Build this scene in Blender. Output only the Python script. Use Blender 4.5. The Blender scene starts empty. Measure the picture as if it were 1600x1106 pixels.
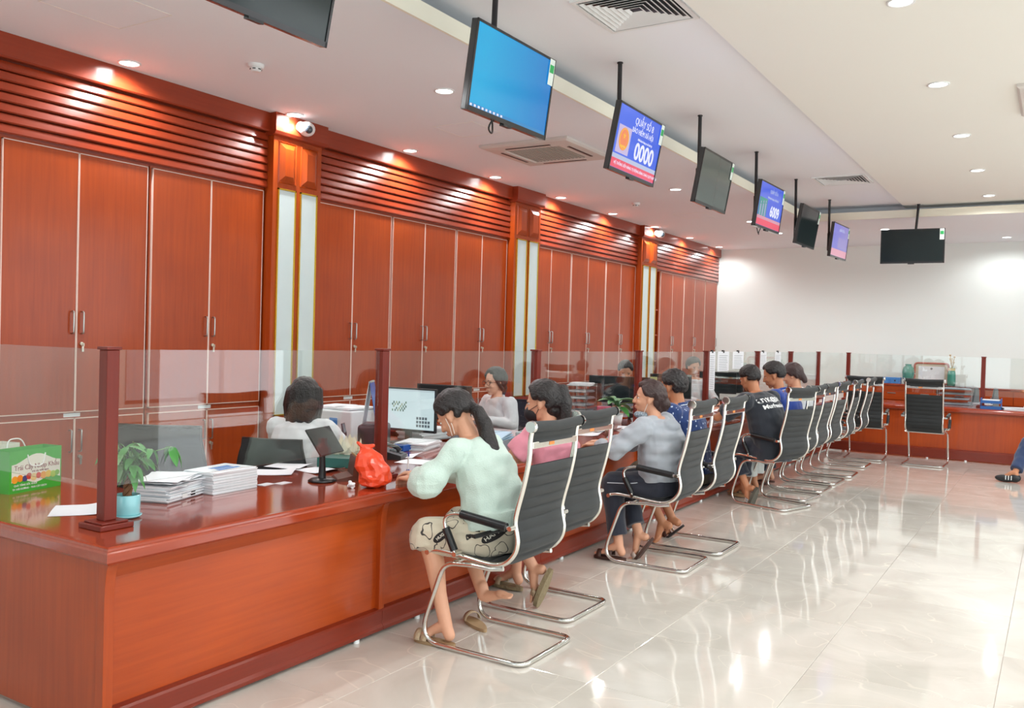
import bpy, math, random
import numpy as np
from mathutils import Vector, Matrix, noise
random.seed(7)
V = Vector
S = bpy.context.scene
COL = S.collection
R_ = math.radians

# ------------------------------------------------------------------ camera
CAM_H = 1.58
FPX, YAW, PITCH, ROLL = 1382.8, 0.55472, -0.018438, 0.02831
_f = V((-math.sin(YAW) * math.cos(PITCH), math.cos(YAW) * math.cos(PITCH), math.sin(PITCH)))
_r = V((math.cos(YAW), math.sin(YAW), 0.0))
_u = _r.cross(_f)
_r2 = _r * math.cos(ROLL) + _u * math.sin(ROLL)
_u2 = -_r * math.sin(ROLL) + _u * math.cos(ROLL)
cd = bpy.data.cameras.new('camera')
cam = bpy.data.objects.new('camera', cd)
COL.objects.link(cam)
cd.sensor_fit = 'HORIZONTAL'
cd.sensor_width = 36.0
cd.lens = 36.0 * FPX / 1600.0
cd.clip_start = 0.05
cam.matrix_world = Matrix(((_r2.x, _u2.x, -_f.x, 0), (_r2.y, _u2.y, -_f.y, 0), (_r2.z, _u2.z, -_f.z, CAM_H), (0, 0, 0, 1)))
S.camera = cam

# ------------------------------------------------------------------ world, view, big lights
S.view_settings.view_transform = 'Standard'
S.view_settings.look = 'None'
S.view_settings.exposure = 0.31
S.view_settings.gamma = 1.0
S.view_settings.use_curve_mapping = False
w = bpy.data.worlds.new('sky')
S.world = w
w.use_nodes = True
wb = w.node_tree.nodes['Background']
wb.inputs[0].default_value = (0.86, 0.93, 1.0, 1)
wb.inputs[1].default_value = 1.0

WIN_Y = [(-4.5, -0.5), (0.0, 4.0), (4.5, 8.5), (9.0, 13.0)]   # window openings in the right wall
WIN_E = 64.0
DOWN_E = 6.4
for k, (a, b) in enumerate(WIN_Y):                       # daylight coming in through each window
    ld = bpy.data.lights.new('daylight_lamp', 'AREA')
    ld.shape = 'RECTANGLE'; ld.size = b - a; ld.size_y = 2.8; ld.energy = WIN_E
    ld.color = (0.88, 0.95, 1.0)
    lo = bpy.data.objects.new('daylight_lamp', ld); COL.objects.link(lo)
    lo.location = (6.38, (a + b) / 2, 1.7); lo.rotation_euler = (0, R_(90), 0)
for k, (a, b) in enumerate([(-4.4, -1.4), (0.0, 4.4)]):  # lamps added behind the camera, at assumed glazing, to light the back wall
    ld = bpy.data.lights.new('daylight_lamp', 'AREA')
    ld.shape = 'RECTANGLE'; ld.size = b - a; ld.size_y = 2.4; ld.energy = WIN_E * 0.35
    ld.color = (0.88, 0.95, 1.0)
    lo = bpy.data.objects.new('daylight_lamp', ld); COL.objects.link(lo)
    lo.location = ((a + b) / 2, -4.9, 1.5); lo.rotation_euler = (R_(-90), 0, R_(180))

# ------------------------------------------------------------------ back projection helpers (pixel of the 1600x1106 frame -> point on a plane of the room)
def _ray(px, py):
    d = _f * FPX + _r2 * (px - 800) - _u2 * (py - 553)
    return d.normalized()
def onz(px, py, z=0.76):
    d = _ray(px, py); return V((0, 0, CAM_H)) + d * ((z - CAM_H) / d.z)
def onx(px, py, x):
    d = _ray(px, py); return V((0, 0, CAM_H)) + d * (x / d.x)
def ony(px, py, y):
    d = _ray(px, py); return V((0, 0, CAM_H)) + d * (y / d.y)

# ------------------------------------------------------------------ materials
def srgb(r, g, b):
    f = lambda c: (c / 255 / 12.92) if c / 255 <= 0.04045 else ((c / 255 + 0.055) / 1.055) ** 2.4
    return (f(r), f(g), f(b), 1)
_mats = {}
def mat(name, col, rough=0.5, metal=0.0, coat=0.0, spec=0.5, emit=0, trans=0, alpha=1, noise_amt=0, noise_scale=8, bump=0, bump_scale=60, sheen=0):
    if name in _mats: return _mats[name]
    m = bpy.data.materials.new(name); m.use_nodes = True
    nt = m.node_tree; b = nt.nodes['Principled BSDF']
    b.inputs['Base Color'].default_value = col
    b.inputs['Roughness'].default_value = rough
    b.inputs['Metallic'].default_value = metal
    b.inputs['Coat Weight'].default_value = coat
    b.inputs['Coat Roughness'].default_value = 0.12
    b.inputs['Specular IOR Level'].default_value = spec
    b.inputs['Transmission Weight'].default_value = trans
    b.inputs['Sheen Weight'].default_value = sheen
    b.inputs['Alpha'].default_value = alpha
    if emit:
        b.inputs['Emission Color'].default_value = col
        b.inputs['Emission Strength'].default_value = emit
    if noise_amt or bump:
        tc = nt.nodes.new('ShaderNodeTexCoord')
        n = nt.nodes.new('ShaderNodeTexNoise'); n.inputs['Scale'].default_value = noise_scale; n.inputs['Detail'].default_value = 5
        nt.links.new(tc.outputs['Object'], n.inputs['Vector'])
        if noise_amt:
            mx = nt.nodes.new('ShaderNodeMix'); mx.data_type = 'RGBA'
            k = 1 - noise_amt
            mx.inputs[6].default_value = (col[0] * k, col[1] * k, col[2] * k, 1)
            k = 1 + noise_amt
            mx.inputs[7].default_value = (min(1, col[0] * k), min(1, col[1] * k), min(1, col[2] * k), 1)
            nt.links.new(n.outputs['Fac'], mx.inputs[0]); nt.links.new(mx.outputs[2], b.inputs['Base Color'])
        if bump:
            n2 = nt.nodes.new('ShaderNodeTexNoise'); n2.inputs['Scale'].default_value = bump_scale; n2.inputs['Detail'].default_value = 4
            nt.links.new(tc.outputs['Object'], n2.inputs['Vector'])
            bp = nt.nodes.new('ShaderNodeBump'); bp.inputs['Strength'].default_value = bump; bp.inputs['Distance'].default_value = 0.01
            nt.links.new(n2.outputs['Fac'], bp.inputs['Height']); nt.links.new(bp.outputs[0], b.inputs['Normal'])
    _mats[name] = m
    return m

def wood(name, c1, c2, rough=0.30, coat=0.2, axis='Z', scale=1.0):
    """veneer: long fine grain along one axis plus broad figure"""
    if name in _mats: return _mats[name]
    m = bpy.data.materials.new(name); m.use_nodes = True
    nt = m.node_tree; b = nt.nodes['Principled BSDF']
    b.inputs['Roughness'].default_value = rough; b.inputs['Coat Weight'].default_value = coat; b.inputs['Coat Roughness'].default_value = 0.1
    b.inputs['Specular IOR Level'].default_value = 0.35
    tc = nt.nodes.new('ShaderNodeTexCoord'); mp = nt.nodes.new('ShaderNodeMapping')
    s = {'Z': (26, 26, 1.2), 'Y': (26, 1.2, 26), 'X': (1.2, 26, 26)}[axis]
    mp.inputs['Scale'].default_value = [q * scale for q in s]
    nt.links.new(tc.outputs['Object'], mp.inputs[0])
    n = nt.nodes.new('ShaderNodeTexNoise'); n.inputs['Scale'].default_value = 1.6; n.inputs['Detail'].default_value = 7; n.inputs['Distortion'].default_value = 0.6
    nt.links.new(mp.outputs[0], n.inputs['Vector'])
    n2 = nt.nodes.new('ShaderNodeTexNoise'); n2.inputs['Scale'].default_value = 1.3; n2.inputs['Detail'].default_value = 2
    nt.links.new(tc.outputs['Object'], n2.inputs['Vector'])
    ad = nt.nodes.new('ShaderNodeMath'); ad.operation = 'ADD'
    ml = nt.nodes.new('ShaderNodeMath'); ml.operation = 'MULTIPLY'; ml.inputs[1].default_value = 0.45
    nt.links.new(n.outputs['Fac'], ml.inputs[0]); 
    ml2 = nt.nodes.new('ShaderNodeMath'); ml2.operation = 'MULTIPLY'; ml2.inputs[1].default_value = 0.55
    nt.links.new(n2.outputs['Fac'], ml2.inputs[0])
    nt.links.new(ml.outputs[0], ad.inputs[0]); nt.links.new(ml2.outputs[0], ad.inputs[1])
    mr = nt.nodes.new('ShaderNodeMapRange'); mr.inputs[1].default_value = 0.32; mr.inputs[2].default_value = 0.68
    nt.links.new(ad.outputs[0], mr.inputs[0])
    mx = nt.nodes.new('ShaderNodeMix'); mx.data_type = 'RGBA'; mx.inputs[6].default_value = c1; mx.inputs[7].default_value = c2
    nt.links.new(mr.outputs[0], mx.inputs[0]); nt.links.new(mx.outputs[2], b.inputs['Base Color'])
    _mats[name] = m
    return m

def glass_mat(name, tint=(0.93, 0.97, 0.95, 1), ior=1.5, rough=0.0, boost=1.0):
    if name in _mats: return _mats[name]
    m = bpy.data.materials.new(name); m.use_nodes = True
    nt = m.node_tree; nt.nodes.clear()
    o = nt.nodes.new('ShaderNodeOutputMaterial'); mx = nt.nodes.new('ShaderNodeMixShader')
    t = nt.nodes.new('ShaderNodeBsdfTransparent'); t.inputs[0].default_value = tint
    g = nt.nodes.new('ShaderNodeBsdfGlossy'); g.inputs['Roughness'].default_value = rough
    fr = nt.nodes.new('ShaderNodeLayerWeight'); fr.inputs[0].default_value = 0.5
    pw = nt.nodes.new('ShaderNodeMath'); pw.operation = 'POWER'; pw.inputs[1].default_value = 5.0
    nt.links.new(fr.outputs['Facing'], pw.inputs[0])
    ml = nt.nodes.new('ShaderNodeMath'); ml.operation = 'MULTIPLY_ADD'; ml.inputs[1].default_value = 0.95; ml.inputs[2].default_value = 0.045 * boost; ml.use_clamp = True
    nt.links.new(pw.outputs[0], ml.inputs[0]); nt.links.new(ml.outputs[0], mx.inputs[0])
    nt.links.new(t.outputs[0], mx.inputs[1]); nt.links.new(g.outputs[0], mx.inputs[2]); nt.links.new(mx.outputs[0], o.inputs[0])
    _mats[name] = m
    return m

W1 = srgb(150, 55, 13); W2 = srgb(180, 74, 20)
wood_v = wood('wood_vertical', W1, W2, axis='Z')
wood_y = wood('wood_along_y', W1, W2, axis='Y')
wood_x = wood('wood_along_x', W1, W2, axis='X')
wood_frieze = wood('wood_frieze', srgb(138, 48, 22), srgb(158, 60, 30), rough=0.3, coat=0.5, axis='Y')
wood_top = wood('wood_worktop', srgb(142, 48, 22), srgb(166, 64, 30), rough=0.14, coat=0.8, axis='Y')
wood_topx = wood('wood_worktop_x', srgb(142, 48, 22), srgb(166, 64, 30), rough=0.14, coat=0.8, axis='X')
wood_dark = wood('wood_plinth', srgb(112, 34, 16), srgb(130, 44, 22), axis='Y')
wood_darkx = wood('wood_plinth_x', srgb(112, 34, 16), srgb(130, 44, 22), axis='X')
wood_post = wood('wood_post', srgb(104, 28, 16), srgb(122, 38, 22), rough=0.4, coat=0.1, axis='Z')
m_trim = mat('pale_edge_band', srgb(236, 206, 192), 0.4)
m_wall = mat('cream_wall_paint', srgb(238, 245, 241), 0.7, noise_amt=0.015, noise_scale=1.5)
m_ceil = mat('white_ceiling_paint', srgb(240, 243, 247), 0.85)
m_ceil2 = mat('cream_ceiling_paint', srgb(238, 237, 230), 0.85)
m_cove = mat('cream_cove_paint', srgb(244, 240, 222), 0.7)
m_chrome = mat('chrome', srgb(225, 225, 222), 0.09, metal=1.0)
m_steel = mat('brushed_steel', srgb(190, 188, 185), 0.28, metal=1.0)
m_alu = mat('polished_aluminium', srgb(232, 230, 224), 0.16, metal=1.0)
m_blackfab = mat('black_mesh_fabric', srgb(33, 36, 37), 0.75, sheen=0.1, bump=0.15, bump_scale=500)
m_black = mat('black_plastic', srgb(24, 25, 27), 0.35)
m_blackm = mat('black_painted_metal', srgb(30, 27, 30), 0.45)
m_grey = mat('grey_plastic', srgb(120, 125, 128), 0.45)
m_white = mat('white_plastic', srgb(232, 234, 234), 0.4)
m_paper = mat('paper', srgb(232, 234, 238), 0.8, noise_amt=0.03, noise_scale=20)
m_paper2 = mat('paper_edges', srgb(205, 208, 212), 0.85, noise_amt=0.10, noise_scale=180)
m_gold = mat('gold_trim', srgb(220, 178, 60), 0.25, metal=0.8)
m_glass = glass_mat('counter_glass', tint=(0.965, 0.985, 0.975, 1), boost=1.5)
m_acr = glass_mat('clear_acrylic', tint=(0.86, 0.89, 0.91, 1), boost=1.3, rough=0.15)
m_screen_off = mat('screen_off', srgb(26, 36, 38), 0.1, spec=0.4, coat=0.0)
m_skin = mat('skin', srgb(214, 158, 128), 0.5, noise_amt=0.05, noise_scale=25)
m_skin2 = mat('skin_tanned', srgb(190, 128, 92), 0.5, noise_amt=0.05, noise_scale=25)
m_hair = mat('black_hair', srgb(30, 24, 24), 0.42, bump=0.7, bump_scale=90)
m_hairb = mat('dark_brown_hair', srgb(56, 36, 34), 0.42, bump=0.7, bump_scale=90)
m_eye = mat('eye_white', srgb(225, 220, 215), 0.3)
m_iris = mat('iris', srgb(30, 20, 18), 0.2)
m_lip = mat('lips', srgb(170, 84, 78), 0.5)

# ------------------------------------------------------------------ mesh building
class B:
    def __init__(self):
        self.v = []; self.f = []; self.sm = []
    def add(self, vs, fs, smooth=False):
        o = len(self.v)
        self.v += [tuple(p) for p in vs]
        for q in fs: self.f.append(tuple(o + i for i in q)); self.sm.append(smooth)
        return self
    def box(self, x0, x1, y0, y1, z0, z1):
        vs = [(x, y, z) for x in (x0, x1) for y in (y0, y1) for z in (z0, z1)]
        return self.add(vs, [(0, 1, 3, 2), (4, 6, 7, 5), (0, 4, 5, 1), (2, 3, 7, 6), (0, 2, 6, 4), (1, 5, 7, 3)])
    def obox(self, c, s, rz=0, M=None):
        M = M or Matrix.Rotation(rz, 3, 'Z')
        c = V(c)
        vs = [c + M @ V((x * s[0] / 2, y * s[1] / 2, z * s[2] / 2)) for x in (-1, 1) for y in (-1, 1) for z in (-1, 1)]
        return self.add(vs, [(0, 1, 3, 2), (4, 6, 7, 5), (0, 4, 5, 1), (2, 3, 7, 6), (0, 2, 6, 4), (1, 5, 7, 3)])
    def prism(self, poly, axis, a, b):
        n = len(poly)
        def pt(p, t):
            return {'x': (t, p[0], p[1]), 'y': (p[0], t, p[1]), 'z': (p[0], p[1], t)}[axis]
        vs = [pt(p, a) for p in poly] + [pt(p, b) for p in poly]
        fs = [(i, (i + 1) % n, n + (i + 1) % n, n + i) for i in range(n)] + [tuple(range(n))[::-1], tuple(range(n, 2 * n))]
        return self.add(vs, fs)
    def rings(self, rings, caps=True, smooth=True, closed=False):
        n = len(rings[0]); vs = [p for r in rings for p in r]; fs = []
        m = len(rings)
        for i in range(m if closed else m - 1):
            j = (i + 1) % m
            for k in range(n):
                fs.append((i * n + k, i * n + (k + 1) % n, j * n + (k + 1) % n, j * n + k))
        self.add(vs, fs, smooth)
        if caps and not closed:
            self.add(rings[0], [tuple(range(n))[::-1]]); self.add(rings[-1], [tuple(range(n))])
        return self
    def tube(self, pts, r, seg=8, closed=False, caps=True):
        pts = [V(p) for p in pts]; n = len(pts); rs = r if isinstance(r, (list, tuple)) else [r] * n
        t0 = (pts[1] - pts[0]).normalized()
        a = V((0, 0, 1)) if abs(t0.z) < 0.9 else V((1, 0, 0))
        nrm = t0.cross(a).normalized(); out = []
        for i, p in enumerate(pts):
            if closed: t = (pts[(i + 1) % n] - pts[i - 1]).normalized()
            elif i == 0: t = t0
            elif i == n - 1: t = (pts[-1] - pts[-2]).normalized()
            else: t = ((pts[i + 1] - p).normalized() + (p - pts[i - 1]).normalized()).normalized()
            nrm = (nrm - t * nrm.dot(t)).normalized(); bn = t.cross(nrm)
            out.append([p + (nrm * math.cos(2 * math.pi * k / seg) + bn * math.sin(2 * math.pi * k / seg)) * rs[i] for k in range(seg)])
        return self.rings(out, caps, True, closed)
    def cyl(self, p0, p1, r0, r1=None, seg=14):
        return self.tube([p0, p1], [r0, r0 if r1 is None else r1], seg)
    def lathe(self, prof, c=(0, 0, 0), seg=24, caps=True):
        return self.rings([[(c[0] + r * math.cos(2 * math.pi * k / seg), c[1] + r * math.sin(2 * math.pi * k / seg), c[2] + z) for k in range(seg)] for r, z in prof], caps)
    def ball(self, c, r, seg=14, M=None):
        r = (r, r, r) if not isinstance(r, (tuple, list)) else r
        c = V(c); M = M or Matrix.Identity(3); out = []
        h = seg // 2
        for i in range(1, h):
            a = math.pi * i / h
            out.append([c + M @ V((r[0] * math.sin(a) * math.cos(2 * math.pi * k / seg), r[1] * math.sin(a) * math.sin(2 * math.pi * k / seg), -r[2] * math.cos(a))) for k in range(seg)])
        n = seg; vs = [p for q in out for p in q] + [c - M @ V((0, 0, r[2])), c + M @ V((0, 0, r[2]))]
        m = len(out); fs = []
        for i in range(m - 1):
            for k in range(n): fs.append((i * n + k, i * n + (k + 1) % n, (i + 1) * n + (k + 1) % n, (i + 1) * n + k))
        for k in range(n):
            fs.append((m * n, (k + 1) % n, k)); fs.append((m * n + 1, (m - 1) * n + k, (m - 1) * n + (k + 1) % n))
        return self.add(vs, fs, True)
    def xf(self, M):
        self.v = [tuple(M @ V(p)) for p in self.v]; return self
    def mesh(self, name, m):
        me = bpy.data.meshes.new(name); me.from_pydata(self.v, [], self.f); me.update()
        me.polygons.foreach_set('use_smooth', self.sm)
        if m: me.materials.append(m)
        return me
    def build(self, name, m, parent=None, bevel=0, loc=None, kind=None, seg=2):
        o = bpy.data.objects.new(name, self.mesh(name, m)); COL.objects.link(o)
        if parent: o.parent = parent
        if loc: o.location = loc
        if bevel:
            md = o.modifiers.new('bevel', 'BEVEL'); md.width = bevel; md.segments = seg; md.limit_method = 'ANGLE'
        if kind: o['kind'] = kind
        return o

def fil(pts, r, n=5):
    """round the corners of a polyline"""
    pts = [V(p) for p in pts]; out = [pts[0]]
    for i in range(1, len(pts) - 1):
        a, b, c = pts[i - 1], pts[i], pts[i + 1]
        rr = r[i - 1] if isinstance(r, (list, tuple)) else r
        d0 = min(rr, (a - b).length * 0.49); d1 = min(rr, (c - b).length * 0.49)
        p0 = b + (a - b).normalized() * d0; p1 = b + (c - b).normalized() * d1
        for k in range(n + 1):
            t = k / n; out.append(p0 * (1 - t) ** 2 + b * 2 * t * (1 - t) + p1 * t * t)
    out.append(pts[-1]); return out

def tag(o, label=None, cat=None, group=None, kind=None):
    if label: o['label'] = label
    if cat: o['category'] = cat
    if group: o['group'] = group
    if kind: o['kind'] = kind
    return o
def thing(name, label, cat, loc=(0, 0, 0), rz=0, group=None, kind=None):
    o = bpy.data.objects.new(name, None); COL.objects.link(o)
    o.empty_display_size = 0.1
    o.location = loc; o.rotation_euler = (0, 0, rz)
    return tag(o, label, cat, group, kind)
def copy_tree(o, parent=None):
    c = o.copy(); COL.objects.link(c)
    if parent is not None: c.parent = parent
    for ch in list(o.children):
        copy_tree(ch, c)
    return c
def mesh_from(o, name=None):
    dg = bpy.context.evaluated_depsgraph_get(); dg.update()
    me = bpy.data.meshes.new_from_object(o.evaluated_get(dg)); me.name = name or o.name
    return me
def text(body, size, m, parent, M, name='lettering', align='CENTER', depth=0.0006, width=1.0, bold=0.0):
    cu = bpy.data.curves.new(name, 'FONT'); cu.body = body; cu.size = size; cu.extrude = depth; cu.offset = bold
    cu.align_x = align; cu.align_y = 'CENTER'; cu.resolution_u = 3
    t = bpy.data.objects.new(name, cu); COL.objects.link(t)
    me = mesh_from(t, name); bpy.data.objects.remove(t)
    me.transform(Matrix.Diagonal((width, 1, 1, 1))); me.transform(M)
    me.materials.clear(); me.materials.append(m)
    o = bpy.data.objects.new(name, me); COL.objects.link(o); o.parent = parent
    return o
ORD = ['first', 'second', 'third', 'fourth', 'fifth', 'sixth', 'seventh', 'eighth', 'ninth', 'tenth', 'eleventh', 'twelfth']
# ------------------------------------------------------------------ room shell
XW = -5.745; YB = 16.78; XR = 6.45; YN = -5.0; ZS = 3.4; ZR = 3.6
def struct(b, name, m, parent=None, **k):
    return b.build(name, m, parent, kind=None if parent else 'structure', **k)

def tile_material():
    m = bpy.data.materials.new('polished_marble_tile'); m.use_nodes = True
    nt = m.node_tree; b = nt.nodes['Principled BSDF']; L = nt.links.new
    tc = nt.nodes.new('ShaderNodeTexCoord'); oi = nt.nodes.new('ShaderNodeObjectInfo')
    add = nt.nodes.new('ShaderNodeVectorMath'); add.operation = 'MULTIPLY_ADD'; add.inputs[1].default_value = (1, 1, 1)
    sc = nt.nodes.new('ShaderNodeVectorMath'); sc.operation = 'SCALE'; sc.inputs[3].default_value = 7.3
    L(oi.outputs['Location'], sc.inputs[0]); L(tc.outputs['Object'], add.inputs[0]); L(sc.outputs[0], add.inputs[2])
    n = nt.nodes.new('ShaderNodeTexNoise'); n.inputs['Scale'].default_value = 1.6; n.inputs['Detail'].default_value = 6; n.inputs['Distortion'].default_value = 1.2
    L(add.outputs[0], n.inputs['Vector'])
    mx = nt.nodes.new('ShaderNodeMix'); mx.data_type = 'RGBA'; mx.inputs[6].default_value = srgb(196, 189, 179); mx.inputs[7].default_value = srgb(216, 210, 201)
    mr = nt.nodes.new('ShaderNodeMapRange'); mr.inputs[1].default_value = 0.3; mr.inputs[2].default_value = 0.7
    L(n.outputs['Fac'], mr.inputs[0]); L(mr.outputs[0], mx.inputs[0])
    # thin curling pale veins: a band where a distorted noise crosses its middle
    v = nt.nodes.new('ShaderNodeTexNoise'); v.inputs['Scale'].default_value = 1.1; v.inputs['Detail'].default_value = 1.5; v.inputs['Distortion'].default_value = 2.2
    L(add.outputs[0], v.inputs['Vector'])
    s = nt.nodes.new('ShaderNodeMath'); s.operation = 'SUBTRACT'; s.inputs[1].default_value = 0.5; L(v.outputs['Fac'], s.inputs[0])
    a = nt.nodes.new('ShaderNodeMath'); a.operation = 'ABSOLUTE'; L(s.outputs[0], a.inputs[0])
    r = nt.nodes.new('ShaderNodeMapRange'); r.inputs[1].default_value = 0.0; r.inputs[2].default_value = 0.006; r.inputs[3].default_value = 0.4; r.inputs[4].default_value = 0.0
    L(a.outputs[0], r.inputs[0])
    m2 = nt.nodes.new('ShaderNodeMix'); m2.data_type = 'RGBA'; m2.inputs[7].default_value = srgb(238, 230, 214)
    L(r.outputs[0], m2.inputs[0]); L(mx.outputs[2], m2.inputs[6]); L(m2.outputs[2], b.inputs['Base Color'])
    b.inputs['Roughness'].default_value = 0.07; b.inputs['Specular IOR Level'].default_value = 0.62
    b.inputs['Coat Weight'].default_value = 0.25; b.inputs['Coat Roughness'].default_value = 0.03
    return m
m_tile = tile_material()
m_grout = mat('grout', srgb(165, 156, 144), 0.8)
fl = B().box(XW - 0.3, XR + 0.3, YN - 0.3, YB + 0.3, -0.15, -0.004)
floor = struct(fl, 'floor', m_grout)
TS = 0.8; TX0 = -1.0; TY0 = 6.05
def tile_mesh():
    g = 0.0008; h = TS / 2 - g; c = 0.0015
    b = B()
    r0 = [(-h, -h, -0.004), (h, -h, -0.004), (h, h, -0.004), (-h, h, -0.004)]
    r1 = [(-h, -h, -c), (h, -h, -c), (h, h, -c), (-h, h, -c)]
    k = h - c
    r2 = [(-k, -k, 0), (k, -k, 0), (k, k, 0), (-k, k, 0)]
    b.rings([r0, r1, r2], True, False)
    return b
tm = tile_mesh().mesh('tile', m_tile); rest = B(); first = True
for i in range(-6, 10):
    for j in range(-14, 14):
        cx = TX0 + TS * (i + 0.5); cy = TY0 + TS * (j + 0.5)
        if cx < XW - 0.3 or cx > XR or cy < YN or cy > YB: continue
        if -3.4 < cx < 0.6 and 1.4 < cy < 14.6:
            o = bpy.data.objects.new('tile', tm); COL.objects.link(o); o.parent = floor; o.location = (cx, cy, 0)
        else:
            t = tile_mesh(); rest.add([(x + cx, y + cy, z) for x, y, z in t.v], t.f)
rest.build('tile_field', m_tile, floor, kind='stuff')

struct(B().box(XW - 0.62, XW - 0.5, YN, YB, 0, 3.9), 'wall_left', m_wall)
struct(B().box(XW - 0.62, XR, YB, YB + 0.2, 0, 3.9), 'wall_back', m_wall)
# right wall and near wall with their window openings
wr = B()
ys = [YN] + [q for ab in WIN_Y for q in ab] + [YB]
for a, b_ in zip(ys[0::2], ys[1::2]): wr.box(XR, XR + 0.2, a, b_, 0, 3.9)
for a, b_ in WIN_Y: wr.box(XR, XR + 0.2, a, b_, 0, 0.3); wr.box(XR, XR + 0.2, a, b_, 3.1, 3.9)
struct(wr, 'wall_right', m_wall)
wn = B(); NX = [(-4.4, -1.4), (0.0, 4.4)]
xs = [XW - 0.62] + [q for ab in NX for q in ab] + [XR]
for a, b_ in zip(xs[0::2], xs[1::2]): wn.box(a, b_, YN - 0.2, YN, 0, 3.9)
for a, b_ in NX: wn.box(a, b_, YN - 0.2, YN, 0, 0.25); wn.box(a, b_, YN - 0.2, YN, 2.8, 3.9)
struct(wn, 'wall_near', m_wall)
m_wframe = mat('window_frame_grey', srgb(120, 122, 124), 0.4, metal=0.3)
for k, (a, b_) in enumerate(WIN_Y):
    f = B()
    for y in (a, (a + b_) / 2, b_): f.box(XR + 0.02, XR + 0.08, y - 0.03, y + 0.03, 0.3, 3.1)
    for z in (0.33, 2.3, 3.07): f.box(XR + 0.02, XR + 0.08, a, b_, z - 0.03, z + 0.03)
    o = struct(f, 'window_%d' % (k + 1), m_wframe)
    B().box(XR + 0.045, XR + 0.055, a, b_, 0.3, 3.1).build('pane', m_glass, o)
for k, (a, b_) in enumerate(NX):
    f = B()
    for x in (a, (a + b_) / 2, b_): f.box(x - 0.03, x + 0.03, YN - 0.08, YN - 0.02, 0.25, 2.8)
    for z in (0.28, 2.2, 2.77): f.box(a, b_, YN - 0.08, YN - 0.02, z - 0.03, z + 0.03)
    o = struct(f, 'window_%d' % (k + 5), m_wframe)
    B().box(a, b_, YN - 0.055, YN - 0.045, 0.25, 2.8).build('pane', m_glass, o)

# ceiling: low border, upright cove lip, raised field with two levels
XC = -3.2; YC = 13.3
c = B().box(XW - 0.62, XC - 0.28, YN, YB, ZS, 3.9).box(XC - 0.28, XR, YC + 0.28, YB, ZS, 3.9)
c.box(XC - 0.28, XC, YN, YC + 0.28, ZS, ZS + 0.03).box(XC, XR, YC, YC + 0.28, ZS, ZS + 0.03)
ceil = struct(c, 'ceiling', m_ceil)
struct(B().box(XC - 0.28, -1.93, YN, YC + 0.28, ZR, 3.9), 'raised_ceiling', m_ceil, ceil)
struct(B().box(-1.93, XR, YN, YC + 0.28, ZR - 0.035, 3.9), 'bright_ceiling_field', m_ceil2, ceil)
struct(B().box(XC - 0.015, XC + 0.004, YN, YC, ZS - 0.002, ZS + 0.105), 'trim_1', m_cove)
struct(B().box(XC - 0.015, XR, YC - 0.004, YC + 0.015, ZS - 0.002, ZS + 0.105), 'trim_2', m_cove)
# hairline access hatches in the low ceiling
def hatch(x0, x1, y0, y1, lab):
    b = B(); t = 0.006
    b.box(x0, x1, y0, y0 + t, ZS - 0.002, ZS).box(x0, x1, y1 - t, y1, ZS - 0.002, ZS).box(x0, x0 + t, y0, y1, ZS - 0.002, ZS).box(x1 - t, x1, y0, y1, ZS - 0.002, ZS)
    r = thing('access_hatch', lab, 'hatch', ((x0 + x1) / 2, (y0 + y1) / 2, ZS))
    for v in range(len(b.v)): b.v[v] = (b.v[v][0] - r.location[0], b.v[v][1] - r.location[1], b.v[v][2] - r.location[2])
    b.build('frame', m_ceil2, r)
    B().box(-(x1 - x0) / 2 + 0.008, (x1 - x0) / 2 - 0.008, -(y1 - y0) / 2 + 0.008, (y1 - y0) / 2 - 0.008, -0.0012, 0.0).build('panel', m_ceil, r)
hatch(-4.96, -4.46, 2.83, 3.34, 'square white access hatch in the low ceiling above the nearest cabinets')
hatch(-4.75, -4.3, 11.9, 12.4, 'square white access hatch in the low ceiling near the third pilaster')
hatch(-4.72, -4.3, 6.2, 6.65, 'square white access hatch beside the ceiling cassette air conditioner')

# ------------------------------------------------------------------ wall of cabinets
CB = XW          # front plane of the cabinet doors
m_lock = mat('lock_metal', srgb(214, 206, 192), 0.3, metal=0.8)
m_labelplate = mat('white_label_plate', srgb(226, 230, 232), 0.5)
HANDLE = B().tube(fil([(0.0, 0, 0.075), (0.03, 0, 0.075), (0.03, 0, -0.075), (0.0, 0, -0.075)], 0.012, 3), 0.006, 6).mesh('handle', m_steel)
LOCK = B().cyl((0, 0, 0), (0.012, 0, 0), 0.012, seg=10).obox((0.022, 0.004, -0.006), (0.02, 0.005, 0.022)).obox((0.018, 0.004, -0.035), (0.004, 0.014, 0.04)).mesh('lock', m_lock)
def inst(name, me, parent, loc, rz=0):
    o = bpy.data.objects.new(name, me); COL.objects.link(o); o.parent = parent; o.location = loc; o.rotation_euler = (0, 0, rz); return o
def door(parent, y0, y1, z0, z1, hinge, handle_z, lock):
    """one door leaf with a pale edge band round it; hinge 'a' = handle at y1 side"""
    o = B().box(0.0, 0.018, y0 + 0.007, y1 - 0.007, z0 + 0.007, z1 - 0.007).build('door', wood_v, parent)
    e = B(); t = 0.0055
    for a, b_, c_, d in ((y0, y0 + t, z0, z1), (y1 - t, y1, z0, z1), (y0, y1, z0, z0 + t), (y0, y1, z1 - t, z1)):
        e.box(0.0, 0.02, a, b_, c_, d)
    e.build('edge_band', m_trim, o)
    yh = y1 - 0.035 if hinge == 'a' else y0 + 0.035
    inst('handle', HANDLE, o, (0.018, yh, handle_z))
    if lock: inst('lock', LOCK, o, (0.018, yh, handle_z - 0.145 if handle_z > 1.2 else handle_z - 0.11))
    return o
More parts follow.
